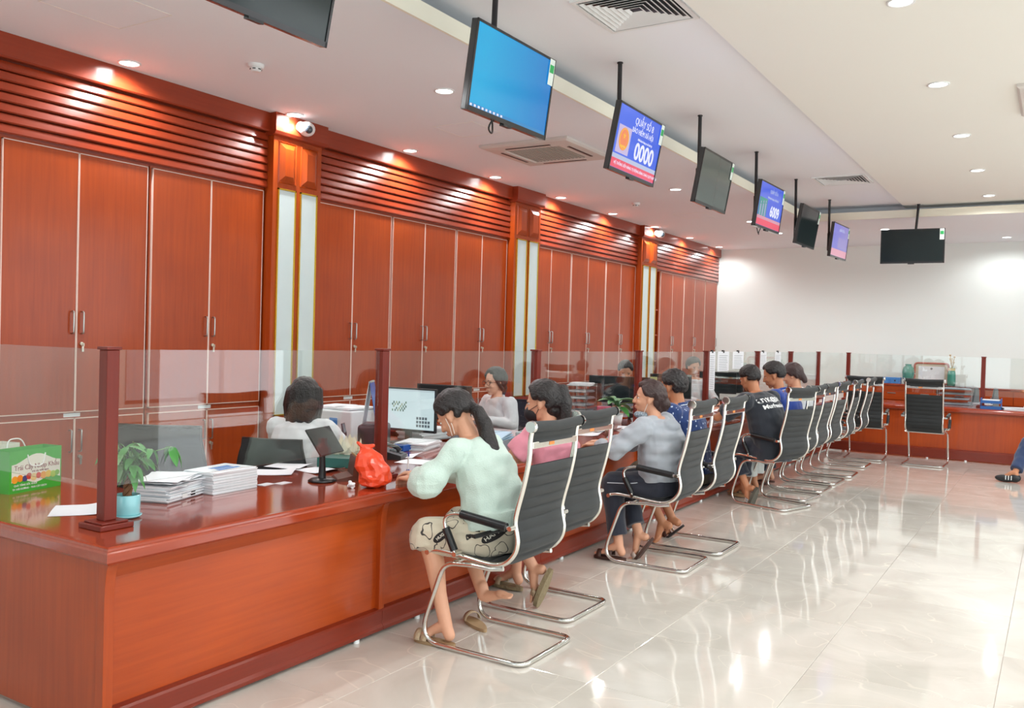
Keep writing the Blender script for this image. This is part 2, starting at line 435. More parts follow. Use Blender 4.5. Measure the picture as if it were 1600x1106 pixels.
def cabinet(y0, ym, y1, lab, single=False):
    r = thing('wall_cabinet', lab, 'cabinet', (CB, y0, 0))
    L = y1 - y0; m_ = ym - y0
    B().box(-0.5, 0.0, -0.005, L + 0.005, 0.0, 2.768).build('carcass', wood_v, r)
    if single:
        door(r, 0.01, L - 0.01, 0.985, 2.755, 'a', 1.6, True); door(r, 0.01, L - 0.01, 0.08, 0.945, 'a', 0.8, True)
    else:
        door(r, 0.01, m_ - 0.001, 0.985, 2.755, 'a', 1.6, False); door(r, m_ + 0.001, L - 0.01, 0.985, 2.755, 'b', 1.6, True)
        door(r, 0.01, m_ - 0.001, 0.08, 0.945, 'a', 0.79, False); door(r, m_ + 0.001, L - 0.01, 0.08, 0.945, 'b', 0.79, True)
        B().box(0.0, 0.003, m_ - 0.07, m_ + 0.05, 0.952, 0.978).build('label_plate', m_labelplate, r)
    return r
cabinet(1.94, 2.49, 3.04, 'red-brown wooden cabinet nearest the camera, mostly cut off by the frame')
cabinet(3.05, 3.575, 4.12, 'tall red-brown cabinet with pale edging behind the green gift bag')
cabinet(4.14, 4.68, 5.225, 'tall red-brown cabinet between the potted plant and the first marble pilaster')
cabinet(5.815, 6.34, 6.895, 'tall red-brown cabinet just past the first marble pilaster, above the bobbed clerk')
cabinet(6.905, 7.44, 8.0, 'tall red-brown cabinet behind the lit desktop monitor, middle of its bay')
cabinet(8.01, 8.52, 9.07, 'tall red-brown cabinet just before the second marble pilaster, behind the clerk in glasses')
cabinet(9.73, 10.16, 10.715, 'tall red-brown cabinet just past the second marble pilaster')
cabinet(10.725, 11.23, 11.8, 'tall red-brown cabinet in the middle of the bay between the second and third pilasters')
cabinet(11.81, 12.33, 12.87, 'tall red-brown cabinet just before the third pilaster')
cabinet(13.9, 14.44, 14.985, 'tall red-brown cabinet beside the open shelf compartment')
cabinet(14.995, 15.53, 16.08, 'tall red-brown cabinet second from the far corner')
cabinet(16.09, 0, 16.76, 'narrow red-brown single door cabinet against the cream back wall', single=True)
# the doorless compartment with shelves
r = thing('open_shelf_unit', 'dark open shelf compartment without a door beside the third pilaster', 'shelf unit', (CB, 13.54, 0))
b = B().box(-0.5, 0, 0, 0.018, 0, 2.77).box(-0.5, 0, 0.335, 0.353, 0, 2.77).box(-0.5, -0.485, 0.018, 0.335, 0, 2.77).box(-0.485, 0, 0.018, 0.335, 2.752, 2.77).box(-0.485, 0, 0.018, 0.335, 0, 0.08)
b.build('carcass', wood_v, r)
for z in (0.75, 1.25, 1.68, 2.1): B().box(-0.48, -0.004, 0.018, 0.335, z, z + 0.02).build('shelf', wood_y, r)

# louvred frieze above each bay
bays = [(1.9, 5.235), (5.8, 9.085), (9.715, 12.885), (13.54, 16.77)]
for k, (a, b_) in enumerate(bays):
    f = B().box(-0.02, 0.0, 0, b_ - a, 2.768, ZS)
    o = f.build('trim_%d' % (k + 3), wood_frieze, kind='structure'); o.location = (CB, a, 0)
    B().prism([(0, 3.4), (0.075, 3.4), (0.075, 3.255), (0.066, 3.245), (0.0, 3.245)], 'y', 0, b_ - a).build('top_board', wood_frieze, o)
    h = (3.235 - 2.775) / 7
    for i in range(7):
        z1 = 3.24 - i * h; z0 = z1 - h
        p = [(0, z1 - 0.001), (0.022, z1 - 0.003), (0.031, z1 - 0.010), (0.040, z0 + 0.022), (0.043, z0 + 0.010), (0.036, z0 + 0.002), (0.0, z0 + 0.001)]
        B().prism(p, 'y', 0.0, b_ - a).build('slat', wood_frieze, o)

# pilasters: raised wooden panels over twin marble strips framed in gold
m_marble = mat('white_marble', srgb(206, 220, 220), 0.12, coat=0.5, noise_amt=0.07, noise_scale=3.5)
def pilaster(y0, y1, lab):
    r = thing('pilaster', lab, 'pilaster', (CB, y0, 0)); L = y1 - y0
    B().box(-0.1, 0.10, 0, L, 0, 3.22).build('shaft', wood_v, r)
    B().prism([(-0.1, ZS), (0.15, ZS), (0.15, 3.25), (0.135, 3.225), (0.10, 3.215), (-0.1, 3.215)], 'y', -0.025, L + 0.025).build('cornice', wood_frieze, r)
    w = (L - 0.09 - 0.06) / 2
    for k in range(2):
        a = 0.05 + k * (w + 0.05)
        # raised and fielded panel
        q = B(); x0 = 0.101
        A = [(x0, a, 2.83), (x0, a + w, 2.83), (x0, a + w, 3.18), (x0, a, 3.18)]
        A2 = [(x0 + 0.012, a + 0.006, 2.836), (x0 + 0.012, a + w - 0.006, 2.836), (x0 + 0.012, a + w - 0.006, 3.174), (x0 + 0.012, a + 0.006, 3.174)]
        A3 = [(x0 + 0.004, a + 0.012, 2.842), (x0 + 0.004, a + w - 0.012, 2.842), (x0 + 0.004, a + w - 0.012, 3.168), (x0 + 0.004, a + 0.012, 3.168)]
        A4 = [(x0 + 0.03, a + 0.055, 2.89), (x0 + 0.03, a + w - 0.055, 2.89), (x0 + 0.03, a + w - 0.055, 3.12), (x0 + 0.03, a + 0.055, 3.12)]
        q.rings([A, A2, A3, A4], True, False); q.build('raised_panel', wood_v, r)
        m1 = B().box(0.10, 0.106, a + 0.008, a + w - 0.008, 0.87, 2.772).build('marble_strip', m_marble, r)
        g = B(); t = 0.012
        for ya, yb, za, zb in ((a, a + t, 0.86, 2.785), (a + w - t, a + w, 0.86, 2.785), (a, a + w, 0.86, 0.86 + t), (a, a + w, 2.785 - t, 2.785)):
            g.box(0.10, 0.114, ya, yb, za, zb)
        g.build('gold_frame', m_gold, m1)
    B().box(0.1, 0.118, 0, L, 0.0, 0.14).build('plinth', wood_dark, r)
pilaster(5.24, 5.80, 'wooden pilaster with two gold-framed marble strips, nearest the camera')
pilaster(9.09, 9.71, 'middle wooden pilaster with gold-framed marble strips, behind the clerk in glasses')
pilaster(12.89, 13.53, 'wooden pilaster with gold-framed marble strips beside the open shelf compartment')

# ------------------------------------------------------------------ service counter (long run) and its return at the near end
WT = 0.76; XF = -3.04; XE = -2.965
ct = thing('service_counter', 'long polished red-brown wooden service counter running away from the camera', 'counter', (XF, 2.0, 0))
def rel(b, o):
    p = V(o.location); b.v = [tuple(V(q) - p) for q in b.v]; return b
edge = lambda x: [(x - 0.03, WT), (x - 0.012, WT - 0.001), (x - 0.004, WT - 0.008), (x - 0.004, WT - 0.016), (x, WT - 0.02), (x + 0.004, WT - 0.03), (x + 0.002, WT - 0.062), (x - 0.006, WT - 0.07), (x - 0.03, WT - 0.07)]
Y0, Y1 = 1.99, 14.08
top = B()
# worktop slab then its moulded nosing along the customer side and across the near end
top.box(-3.86, XE - 0.03, Y0 + 0.03, 15.0, WT - 0.035, WT)
rel(top, ct).build('worktop', wood_top, ct)
ret = B().box(XW + 0.06, -3.86, Y0 + 0.03, 2.78, WT - 0.035, WT)
rel(ret, ct).build('return_worktop', wood_topx, ct)
def mitre(profile, path):
    """sweep a (out, z) profile round an L-shaped path of (point, outward) entries"""
    rings = []
    for p, o in path: rings.append([(p[0] + o[0] * q[0], p[1] + o[1] * q[0], q[1]) for q in profile])
    return rings
prof = [(-0.03, WT), (-0.012, WT - 0.0005), (-0.004, WT - 0.006), (-0.003, WT - 0.014), (0.001, WT - 0.017), (0.004, WT - 0.024), (0.004, WT - 0.056), (-0.004, WT - 0.066), (-0.03, WT - 0.07)]
nose = B().rings(mitre(prof, [((XW + 0.06, Y0), (0, -1)), ((XE, Y0), (1, -1)), ((XE, Y1), (1, -1))]), True, False)
rel(nose, ct).build('edge_moulding', wood_top, ct, bevel=0)
mods = [2.05, 3.62, 5.3, 7.0, 8.7, 10.4, 12.1, 13.8, 14.1]
for a, b_ in zip(mods[:-1], mods[1:]):
    b = rel(B().box(XF - 0.018, XF, a, b_ - 0.004, 0.13, WT - 0.07), ct); b.build('front_panel', wood_y, ct)
    b = rel(B().prism([(XF, 0.018), (XF + 0.045, 0.018), (XF + 0.045, 0.035), (XF + 0.036, 0.05), (XF + 0.036, 0.115), (XF + 0.03, 0.125), (XF, 0.13)], 'y', a, b_ - 0.003), ct); b.build('plinth', wood_dark, ct)
    for y in (a + 0.3, b_ - 0.2):
        if b_ - a > 0.6: rel(B().cyl((XF + 0.035, y, 0), (XF + 0.035, y, 0.018), 0.016, seg=10), ct).build('levelling_foot', m_white, ct)
# sloping fascia under the nosing of the first section
fa = B().prism([(XF, WT - 0.07), (XE - 0.03, WT - 0.07), (XE - 0.034, WT - 0.078), (XF + 0.004, WT - 0.135), (XF, WT - 0.135)], 'y', 2.05, 3.60)
rel(fa, ct).build('sloping_fascia', wood_y, ct)
def gable(y, t=0.04):
    pts = [(XF - 0.02, WT - 0.07), (XE - 0.02, WT - 0.07)]
    for k in range(1, 9):
        a = math.pi / 2 * k / 8
        pts.append((XE - 0.02 - (XE - 0.02 - (XF + 0.028)) * math.sin(a), WT - 0.07 - 0.16 * (1 - math.cos(a))))
    pts += [(XF + 0.028, 0.02), (XF - 0.02, 0.02)]
    b = B().prism(pts, 'y', y, y + t); rel(b, ct).build('gable', wood_v, ct, bevel=0.003)
gable(2.012, 0.042)
for y in mods[1:-1]: gable(y - 0.02)
# end face towards the camera and hidden back structure
rel(B().box(XW + 0.06, XF - 0.02, 2.03, 2.05, 0.02, WT - 0.07), ct).build('end_panel', wood_v, ct)
for y in mods[:-1]: rel(B().box(-3.8, XF - 0.02, y, y + 0.02, 0.02, WT - 0.035), ct).build('inner_gable', wood_v, ct)

wc = thing('back_counter', 'red-brown wooden counter crossing the far end of the hall', 'counter', (-3.0, 14.1, 0))
rel(B().box(-2.995, 3.2, 14.12, 15.0, WT - 0.035, WT), wc).build('worktop', wood_topx, wc)
prof2 = [(q[0], q[1]) for q in prof]
nb = B().rings([[(x, 14.09 - q[0], q[1]) for q in prof2] for x in (-2.965, 3.2)], True, False)
rel(nb, wc).build('edge_moulding', wood_topx, wc)
for a, b_ in zip([-2.98, -1.35, 0.33, 2.0], [-1.35, 0.33, 2.0, 3.2]):
    rel(B().box(a + 0.003, b_ - 0.003, 14.14, 14.158, 0.16, WT - 0.07), wc).build('front_panel', wood_v, wc)
    rel(B().prism([(14.14, 0.018), (14.10, 0.018), (14.10, 0.145), (14.115, 0.16), (14.14, 0.16)], 'x', a + 0.003, b_ - 0.003), wc).build('plinth', wood_darkx, wc)
    for x in (a + 0.25, b_ - 0.25): rel(B().cyl((x, 14.105, 0), (x, 14.105, 0.018), 0.016, seg=10), wc).build('levelling_foot', m_white, wc)

# posts and glass screens
XG = -3.29; ZG = 1.485
post0 = thing('screen_post', 'dark red wooden screen post at the near corner of the counter, beside the potted plant', 'post', (XG, 2.2, WT))
B().box(-0.028, 0.028, -0.028, 0.028, 0.03, ZG - WT + 0.0).build('shaft', wood_post, post0, bevel=0.004)
B().box(-0.075, 0.075, -0.075, 0.075, 0.0005, 0.022).box(-0.06, 0.06, -0.06, 0.06, 0.022, 0.03).build('base_plate', wood_post, post0, bevel=0.003)
B().box(-0.034, 0.034, -0.034, 0.034, ZG - WT, ZG - WT + 0.012).build('cap', wood_post, post0, bevel=0.002)
py = [2.2, 3.91, 5.65, 7.52, 9.35, 11.27, 12.91, 14.62]
plab = [None, 'dark red screen post on the counter behind the orange plastic bag', 'dark red screen post rising behind the ponytailed customer in pink',
        'dark red screen post beside the customer in the grey hoodie', 'dark red screen post behind the man in the leaf-print polo',
        'dark red screen post behind the man in the lettered black tee', 'dark red screen post behind the woman in the white top', 'dark red screen post in the corner where the two counters meet']
for y, l in zip(py[1:], plab[1:]):
    o = copy_tree(post0); o.location.y = y; o['label'] = l
wx = [-2.83, -0.95, 0.95]
for x, l in zip(wx, ['dark red screen post on the back counter, next to the corner chair', 'dark red screen post on the back counter beside the blue tray', 'dark red screen post on the back counter beyond the edge of view']):
    o = copy_tree(post0); o.location = (x, 14.62, WT); o['label'] = l
near = ['clear glass screen between the plant post and the orange bag post', 'clear glass screen in front of the lit monitor, behind the orange bag post', 'clear glass screen behind the customer in pink',
        'clear glass screen behind the leaf-print polo customer', 'clear glass screen carrying clipped papers, before the lettered tee customer', 'clear glass screen in front of the man in the plain blue polo', 'clear glass screen in the run next to the corner']
for k, (a, b_) in enumerate(zip(py[:-1], py[1:])):
    o = B().box(-0.005, 0.005, a + 0.0345, b_ - 0.0345, 0.925, ZG).build('glass_screen', m_glass); o.location = (XG, 0, 0)
    tag(o, near[k], 'glass screen')
o = B().box(-5.6, XG - 0.0345, -0.005, 0.005, 0.91, ZG).build('glass_screen', m_glass); o.location = (0, 2.2, 0)
tag(o, 'clear glass screen across the near end of the counter, behind the gift bag', 'glass screen')
for (a, b_), l in zip([(XG, -2.83), (-2.83, -0.95), (-0.95, 0.95)], ['narrow glass screen on the back counter at the corner', 'wide glass screen on the back counter in front of the framed certificate', 'glass screen on the back counter with a clipped white notice']):
    o = B().box(a + 0.0345, b_ - 0.0345, -0.005, 0.005, 0.925, ZG).build('glass_screen', m_glass); o.location = (0, 14.62, 0)
    tag(o, l, 'glass screen')

# ------------------------------------------------------------------ ceiling fittings
def emis(name, col, s):
    m = bpy.data.materials.new(name); m.use_nodes = True; nt = m.node_tree; nt.nodes.clear()
    o = nt.nodes.new('ShaderNodeOutputMaterial'); e = nt.nodes.new('ShaderNodeEmission'); e.inputs[0].default_value = col; e.inputs[1].default_value = s
    nt.links.new(e.outputs[0], o.inputs[0]); return m
m_lens = emis('downlight_lens', (1.0, 0.98, 0.95, 1), 9.0)
dl = None
def downlight(x, y, z, lab, power=DOWN_E, group='recessed ceiling downlights', spot=True):
    global dl
    if dl is None:
        dl = thing('downlight', lab, 'downlight', (x, y, z), group=group)
        B().lathe([(0.078, 0.0), (0.078, -0.006), (0.066, -0.008), (0.062, -0.002), (0.062, 0.0)], seg=24, caps=False).build('trim_ring', m_white, dl)
        B().lathe([(0.0005, -0.003), (0.062, -0.003)], seg=24, caps=False).build('lens', m_lens, dl)
        o = dl
    else:
        o = copy_tree(dl); o.location = (x, y, z); o['label'] = lab
    ld = bpy.data.lights.new('lamp', 'SPOT'); ld.energy = power * (4 if y < 15.5 else 1.5); ld.spot_size = R_(164); ld.spot_blend = 0.55; ld.shadow_soft_size = 0.05; ld.color = (0.965, 0.99, 1.0)
    lo = bpy.data.objects.new('lamp', ld); COL.objects.link(lo); lo.parent = o; lo.location = (0, 0, -0.02)
for k in range(10):
    y = 2.25 + 1.552 * k
    downlight(-5.53, y, ZS, '%s downlight from the camera in the row hugging the cabinet wall' % ORD[k])
for k, y in enumerate((2.2, 5.33, 9.98, 13.0, 14.5)):
    downlight(-3.96, y, ZS, '%s downlight from the camera in the row above the clerks' % ORD[k])
for k, (x, y) in enumerate([(-2.35, 14.52), (-0.79, 16.1), (0.9, 14.52), (2.6, 16.1)]):
    downlight(x, y, ZS, ['downlight in the low back ceiling just behind the frontal black screen', 'downlight in the low back ceiling close to the cream wall',
        'downlight in the low back ceiling beyond the edge of view', 'far downlight in the low back ceiling beyond the edge of view'][k])
for j, x in enumerate((-0.845, 1.3, 3.5, 5.4)):
    for k in range(9 if j else 8):
        y = 12.8 - 1.83 * k
        if y < -4: continue
        downlight(x, y, ZR - 0.035, '%s downlight from the back wall in the row over the customer hall%s' % (ORD[k], '' if j == 0 else ', %s row across' % ORD[j]), power=DOWN_E * 1.1)

# four-way air diffusers
def diffuser(cx, cy, z, lab, s=0.6):
    r = thing('air_diffuser', lab, 'air vent', (cx, cy, z))
    f = B(); h = s / 2
    for a, b_, c_, d in ((-h, h, -h, -h + 0.03), (-h, h, h - 0.03, h), (-h, -h + 0.03, -h + 0.03, h - 0.03), (h - 0.03, h, -h + 0.03, h - 0.03)): f.box(a, b_, c_, d, -0.012, 0)
    f.build('frame', m_white, r)
    B().box(-h + 0.03, h - 0.03, -h + 0.03, h - 0.03, -0.0015, -0.0005).build('dark_throat', m_black, r)
    for i in range(7):
        u = h - 0.045 - i * 0.034
        if u < 0.03: break
        i1 = u - 0.018
        A = [(-u, -u, -0.014), (u, -u, -0.014), (u, u, -0.014), (-u, u, -0.014)]
        Bq = [(-i1, -i1, -0.002), (i1, -i1, -0.002), (i1, i1, -0.002), (-i1, i1, -0.002)]
        Cq = [(-i1 - 0.003, -i1 - 0.003, -0.002), (i1 + 0.003, -i1 - 0.003, -0.002), (i1 + 0.003, i1 + 0.003, -0.002), (-i1 - 0.003, i1 + 0.003, -0.002)]
        Dq = [(-u - 0.003, -u - 0.003, -0.013), (u + 0.003, -u - 0.003, -0.013), (u + 0.003, u + 0.003, -0.013), (-u - 0.003, u + 0.003, -0.013)]
        B().rings([Dq, A, Bq, Cq], False, False, closed=True).build('louvre', m_white, r)
diffuser(-2.27, 4.98, ZR, 'square white four-way air diffuser with dark slots nearest the camera')
diffuser(-2.31, 11.2, ZR, 'square white four-way air diffuser near the far end of the raised ceiling')
# cassette air conditioners
def cassette(cx, cy, z, lab):
    r = thing('air_conditioner', lab, 'air conditioner', (cx, cy, z)); s = 0.475
    A = lambda u, zz: [(-u, -u, zz), (u, -u, zz), (u, u, zz), (-u, u, zz)]
    B().rings([A(s, 0), A(s, -0.02), A(s - 0.02, -0.034), A(0.3, -0.042), A(0.29, -0.03), A(0.28, -0.03)], False, False).build('fascia', mat('cassette_white', srgb(214, 208, 202), 0.5), r, bevel=0)
    g = B()
    for i in range(14):
        x = -0.26 + i * 0.04; g.box(x - 0.009, x + 0.009, -0.28, 0.28, -0.038, -0.032)
    g.box(-0.28, 0.28, -0.28, 0.28, -0.031, -0.029)
    g.build('intake_grille', mat('grille_grey', srgb(176, 170, 162), 0.6), r)
    for k in range(4):
        b = B().box(-0.24, 0.24, 0.35, 0.375, -0.0425, -0.0375); b.xf(Matrix.Rotation(k * math.pi / 2, 3, 'Z')); b.build('air_slot', m_black, r)
cassette(-4.29, 7.46, ZS - 0.001, 'white square cassette air conditioner in the low ceiling')
cassette(0.13, 8.02, ZR - 0.036, 'white cassette air conditioner cut off at the edge of the frame over the hall')
# smoke detectors and dome cameras
def detector(x, y, lab):
    r = thing('smoke_detector', lab, 'smoke detector', (x, y, ZS))
    B().lathe([(0.055, 0), (0.055, -0.018), (0.045, -0.026)], seg=20).build('base', m_white, r)
    B().lathe([(0.038, -0.026), (0.036, -0.042), (0.024, -0.05)], seg=16).build('sensor', m_white, r)
    q = B()
    for k in range(6):
        a = k * math.pi / 3; q.obox((0.037 * math.cos(a), 0.037 * math.sin(a), -0.035), (0.006, 0.02, 0.006), a)
    q.build('slots', m_black, r)
detector(-4.75, 4.23, 'round white smoke detector on the low ceiling near the camera')
detector(-4.82, 10.77, 'round white smoke detector on the low ceiling between second and third pilasters')
m_dome = mat('smoked_dome', srgb(60, 70, 80), 0.06, coat=1.0)
def dome(x, y, z, lab):
    r = thing('dome_camera', lab, 'security camera', (x, y, z))
    B().ball((0, 0, 0), (0.07, 0.07, 0.062), 20).build('housing', m_white, r)
    B().cyl((-0.055, 0, 0.02), (-0.08, 0, 0.03), 0.045, seg=16).build('mount', m_white, r)
    B().ball((0.042, -0.022, -0.012), (0.036, 0.036, 0.036), 16).build('lens_dome', m_dome, r)
dome(XW + 0.245, 5.47, 3.30, 'white dome security camera on the pilaster nearest the camera')
dome(XW + 0.245, 13.28, 3.30, 'white dome security camera on the pilaster beside the open shelf')
# ------------------------------------------------------------------ hanging screens
m_bezel = mat('screen_bezel', srgb(52, 50, 52), 0.22, coat=0.5)
m_sticker = mat('sticker_white', srgb(225, 235, 228), 0.5)
m_green = mat('sticker_green', srgb(40, 170, 90), 0.5)
e_cyan = None
def screen_image(kind):
    """emissive picture of a lit screen, a soft gradient across the panel (object X/Z)"""
    cols = {'blue': (srgb(0, 156, 206), srgb(0, 108, 182)), 'ticket': (srgb(58, 96, 214), srgb(44, 84, 205)), 'ticket2': (srgb(64, 90, 205), srgb(48, 82, 196)), 'violet': (srgb(104, 104, 190), srgb(128, 118, 176))}[kind]
    m = bpy.data.materials.new('screen_' + kind); m.use_nodes = True; nt = m.node_tree; b = nt.nodes['Principled BSDF']
    tc = nt.nodes.new('ShaderNodeTexCoord'); sp = nt.nodes.new('ShaderNodeSeparateXYZ'); mr = nt.nodes.new('ShaderNodeMapRange')
    nt.links.new(tc.outputs['Object'], sp.inputs[0]); nt.links.new(sp.outputs['X'], mr.inputs[0]); mr.inputs[1].default_value = -0.3; mr.inputs[2].default_value = 0.42
    mx = nt.nodes.new('ShaderNodeMix'); mx.data_type = 'RGBA'; mx.inputs[6].default_value = cols[0]; mx.inputs[7].default_value = cols[1]
    nt.links.new(mr.outputs[0], mx.inputs[0]); nt.links.new(mx.outputs[2], b.inputs['Emission Color']); b.inputs['Emission Strength'].default_value = 0.95
    b.inputs['Base Color'].default_value = (0.01, 0.01, 0.012, 1); b.inputs['Roughness'].default_value = 0.1
    return m
def lit(name, col, s=0.85):
    if name in _mats: return _mats[name]
    m = mat(name, (0.01, 0.01, 0.01, 1), 0.15); b = m.node_tree.nodes['Principled BSDF']
    b.inputs['Emission Color'].default_value = col; b.inputs['Emission Strength'].default_value = s; return m
l_white = lit('lit_white', srgb(226, 228, 250)); l_red = lit('lit_red', srgb(226, 70, 98)); l_pale = lit('lit_pale', srgb(176, 186, 214)); l_or = lit('lit_orange', srgb(232, 130, 84)); l_gold = lit('lit_gold', srgb(236, 176, 60))
l_pink = lit('lit_pinkish', srgb(206, 140, 160)); l_teal = lit('lit_teal', srgb(40, 140, 130)); l_dblue = lit('lit_deep_blue', srgb(20, 60, 140))
TW, TH = 0.80, 0.465
def tv(px_center, loc, yaw, tilt, top, lab, kind=None, off_mat=None):
    x, y, z = loc
    r = thing('hanging_screen', lab, 'screen', (x, y, z), yaw)
    T = Matrix.Rotation(tilt, 4, 'X')
    def pb(b, name, m, parent=r, **k): b.xf(T); return b.build(name, m, parent, **k)
    pb(B().box(-TW / 2, TW / 2, -0.0, 0.035, -TH / 2, TH / 2).box(-0.22, 0.22, 0.035, 0.065, -0.16, 0.12), 'housing', m_bezel, bevel=0.004)
    fr = B(); t = 0.013
    for a, b_, c_, d in ((-TW / 2, TW / 2, TH / 2 - t, TH / 2), (-TW / 2, TW / 2, -TH / 2, -TH / 2 + t * 1.9), (-TW / 2, -TW / 2 + t, -TH / 2, TH / 2), (TW / 2 - t, TW / 2, -TH / 2, TH / 2)): fr.box(a, b_, -0.008, 0.0, c_, d)
    pb(fr, 'bezel', mat('bezel_gloss', srgb(58, 56, 58), 0.2, metal=0.4))
    pb(B().box(-0.05, 0.03, -0.01, 0.02, -TH / 2 - 0.012, -TH / 2), 'sensor_bar', m_black)
    pm = screen_image(kind) if kind else (off_mat or m_screen_off)
    s = pb(B().box(-TW / 2 + t, TW / 2 - t, -0.0035, -0.001, -TH / 2 + t * 1.8, TH / 2 - t), 'display', pm)
    if kind in ('ticket', 'ticket2', 'violet'):
        F = lambda x_, z_, d=0.0045: T @ Matrix.Translation((x_, -d, z_)) @ Matrix.Rotation(math.pi / 2, 4, 'X')
        pb(B().box(-0.385, 0.385, -0.0042, -0.0036, -0.205, -0.142), 'red_ticker', l_red if kind != 'violet' else l_pink, s)
        pb(B().box(-0.385, 0.385, -0.0042, -0.0036, -0.142, -0.112), 'pale_strip', l_pale if kind == 'ticket' else l_pink, s)
        if kind == 'ticket':
            text('QUẦY SỐ 8', 0.068, l_white, s, F(0.05, 0.155), width=0.95)
            text('BẢO HIỂM XÃ HỘI', 0.05, l_white, s, F(0.05, 0.092), width=0.9)
            text('Mời khách hàng có số thứ tự', 0.022, l_white, s, F(0.11, 0.042))
            text('0000', 0.165, l_white, s, F(0.13, -0.045), width=1.05, bold=0.004)
            text('HỆ THỐNG XẾP HÀNG TỰ ĐỘNG KÍNH CHÀO QUÝ KHÁCH', 0.028, l_white, s, F(0.05, -0.172))
            pb(B().box(-0.35, -0.14, -0.0044, -0.0037, -0.1, 0.088), 'emblem_ground', lit('lit_lilac', srgb(190, 176, 214)), s)
            pb(B().cyl((-0.245, -0.0044, 0.0), (-0.245, -0.0052, 0.0), 0.078, seg=28), 'emblem_disc', l_or, s)
            pb(B().tube([(-0.245 + 0.07 * math.cos(a * math.pi / 14), -0.0055, 0.07 * math.sin(a * math.pi / 14)) for a in range(28)], 0.004, 5, closed=True), 'emblem_ring', l_gold, s)
            pts = []
            for k in range(10):
                rr = 0.026 if k % 2 == 0 else 0.011; a = math.pi / 2 + k * math.pi / 5; pts.append((-0.245 + rr * math.cos(a), 0.022 + rr * math.sin(a)))
            pb(B().prism(pts, 'y', -0.0056, -0.0066), 'emblem_star', l_gold, s)
            pb(B().box(-0.285, -0.205, -0.0064, -0.0054, -0.058, -0.042), 'emblem_banner', l_gold, s)
        else:
            if kind == 'ticket2':
                text('6009', 0.15, l_white, s, F(0.15, -0.04), width=1.0, bold=0.004)
                text('QUẦY SỐ 6', 0.05, l_pale, s, F(0.05, 0.155)); text('Mời khách hàng có số thứ tự', 0.03, l_pale, s, F(0.05, 0.09))
                pb(B().box(-0.36, -0.12, -0.0044, -0.0037, -0.112, 0.07), 'picture', l_teal, s)
                q = B()
                for k in range(3): q.box(-0.33 + k * 0.075, -0.295 + k * 0.075, -0.0052, -0.0044, -0.11, 0.0 + 0.01 * k); q.ball((-0.3125 + k * 0.075, -0.0048, 0.018 + 0.01 * k), (0.014, 0.001, 0.016), 8)
                pb(q, 'standing_figures', lit('lit_figure', srgb(150, 150, 190)), s)
            else:
                text('QUẦY SỐ 4', 0.05, l_pale, s, F(0.03, 0.15)); pb(B().box(-0.1, 0.3, -0.0044, -0.0037, -0.09, 0.05), 'number_panel', lit('lit_haze', srgb(140, 130, 190)), s)
    if kind == 'blue':
        pb(B().box(-0.385, 0.385, -0.0042, -0.0036, -0.208, -0.19), 'taskbar', lit('lit_task', srgb(40, 130, 190)), s)
        q = B()
        for k in range(9): q.box(-0.375 + k * 0.036, -0.358 + k * 0.036, -0.0048, -0.0042, -0.205, -0.193)
        pb(q, 'taskbar_icons', l_white, s)
    st = pb(B().box(0.335, 0.39, -0.0095, -0.0085, 0.08, 0.228), 'energy_sticker', m_sticker)
    pb(B().box(0.341, 0.384, -0.0102, -0.0095, 0.15, 0.195), 'green_patch', m_green, st)
    # bracket and ceiling pole
    lp = Matrix.Rotation(-yaw, 4, 'Z') @ Matrix.Translation((-x, -y, -z))
    pt = lp @ V(top)
    back = 0.12
    br = B().box(-0.17, -0.13, 0.06, 0.075, -0.14, 0.14).box(0.13, 0.17, 0.06, 0.075, -0.14, 0.14).box(-0.17, 0.17, 0.06, 0.07, 0.04, 0.08).box(-0.17, 0.17, 0.06, 0.07, -0.08, -0.04)
    pb(br, 'vesa_plate', m_blackm)
    B().box(-0.045, 0.045, 0.075, 0.16, -0.1, 0.1).box(-0.085, 0.085, 0.13, 0.15, -0.12, 0.12).build('bracket', m_blackm, r, bevel=0.003)
    B().tube([(0.0, 0.15, -0.12), (pt.x, pt.y, pt.z)], 0.0165, 10).build('pole', m_blackm, r)
    B().cyl((pt.x, pt.y, pt.z - 0.008), (pt.x, pt.y, pt.z), 0.022, seg=14).build('ceiling_plate', m_blackm, r)
    cbp = [(-0.1, 0.05, -0.2), (-0.14, 0.07, -0.27), (-0.06, 0.09, -0.29), (0.0, 0.13, -0.22), (0.0, 0.15, -0.1)]
    if kind in ('blue', 'ticket2'): B().tube(fil(cbp, 0.06, 4), 0.005, 6).build('cable', m_black, r)
    return r
def sc_(p, s=0.82): return (p[0] * s, p[1] * s, CAM_H + (p[2] - CAM_H) * s)
H90 = math.pi / 2
polex = lambda y: (-2.785, y, ZR)
tv(None, sc_((-3.426, 3.10, 3.416)), H90 - 0.0, 0.2, (-2.80, 2.62, ZR), 'black switched-off hanging screen nearest the camera, cut by the frame top')
tv(None, sc_((-3.198, 5.079, 3.295)), H90 - 0.014, 0.13, (-2.79, 4.22, ZR), 'hanging screen showing a plain bright blue desktop', 'blue')
tv(None, sc_((-3.212, 7.17, 3.288)), H90 + 0.01, 0.183, (-2.79, 5.88, ZR), 'hanging queue screen with the digits 0000 and an orange emblem on blue', 'ticket')
tv(None, sc_((-3.239, 9.289, 3.323)), H90, 0.173, (-2.79, 7.56, ZR), 'dark hanging screen right behind the 0000 queue screen', off_mat=mat('screen_off_grey', srgb(74, 84, 82), 0.12, spec=0.8))
tv(None, sc_((-3.181, 11.225, 3.313)), H90 - 0.029, 0.129, (-2.78, 9.24, ZR), 'hanging queue screen with the digits 6009 and a green picture on blue', 'ticket2')
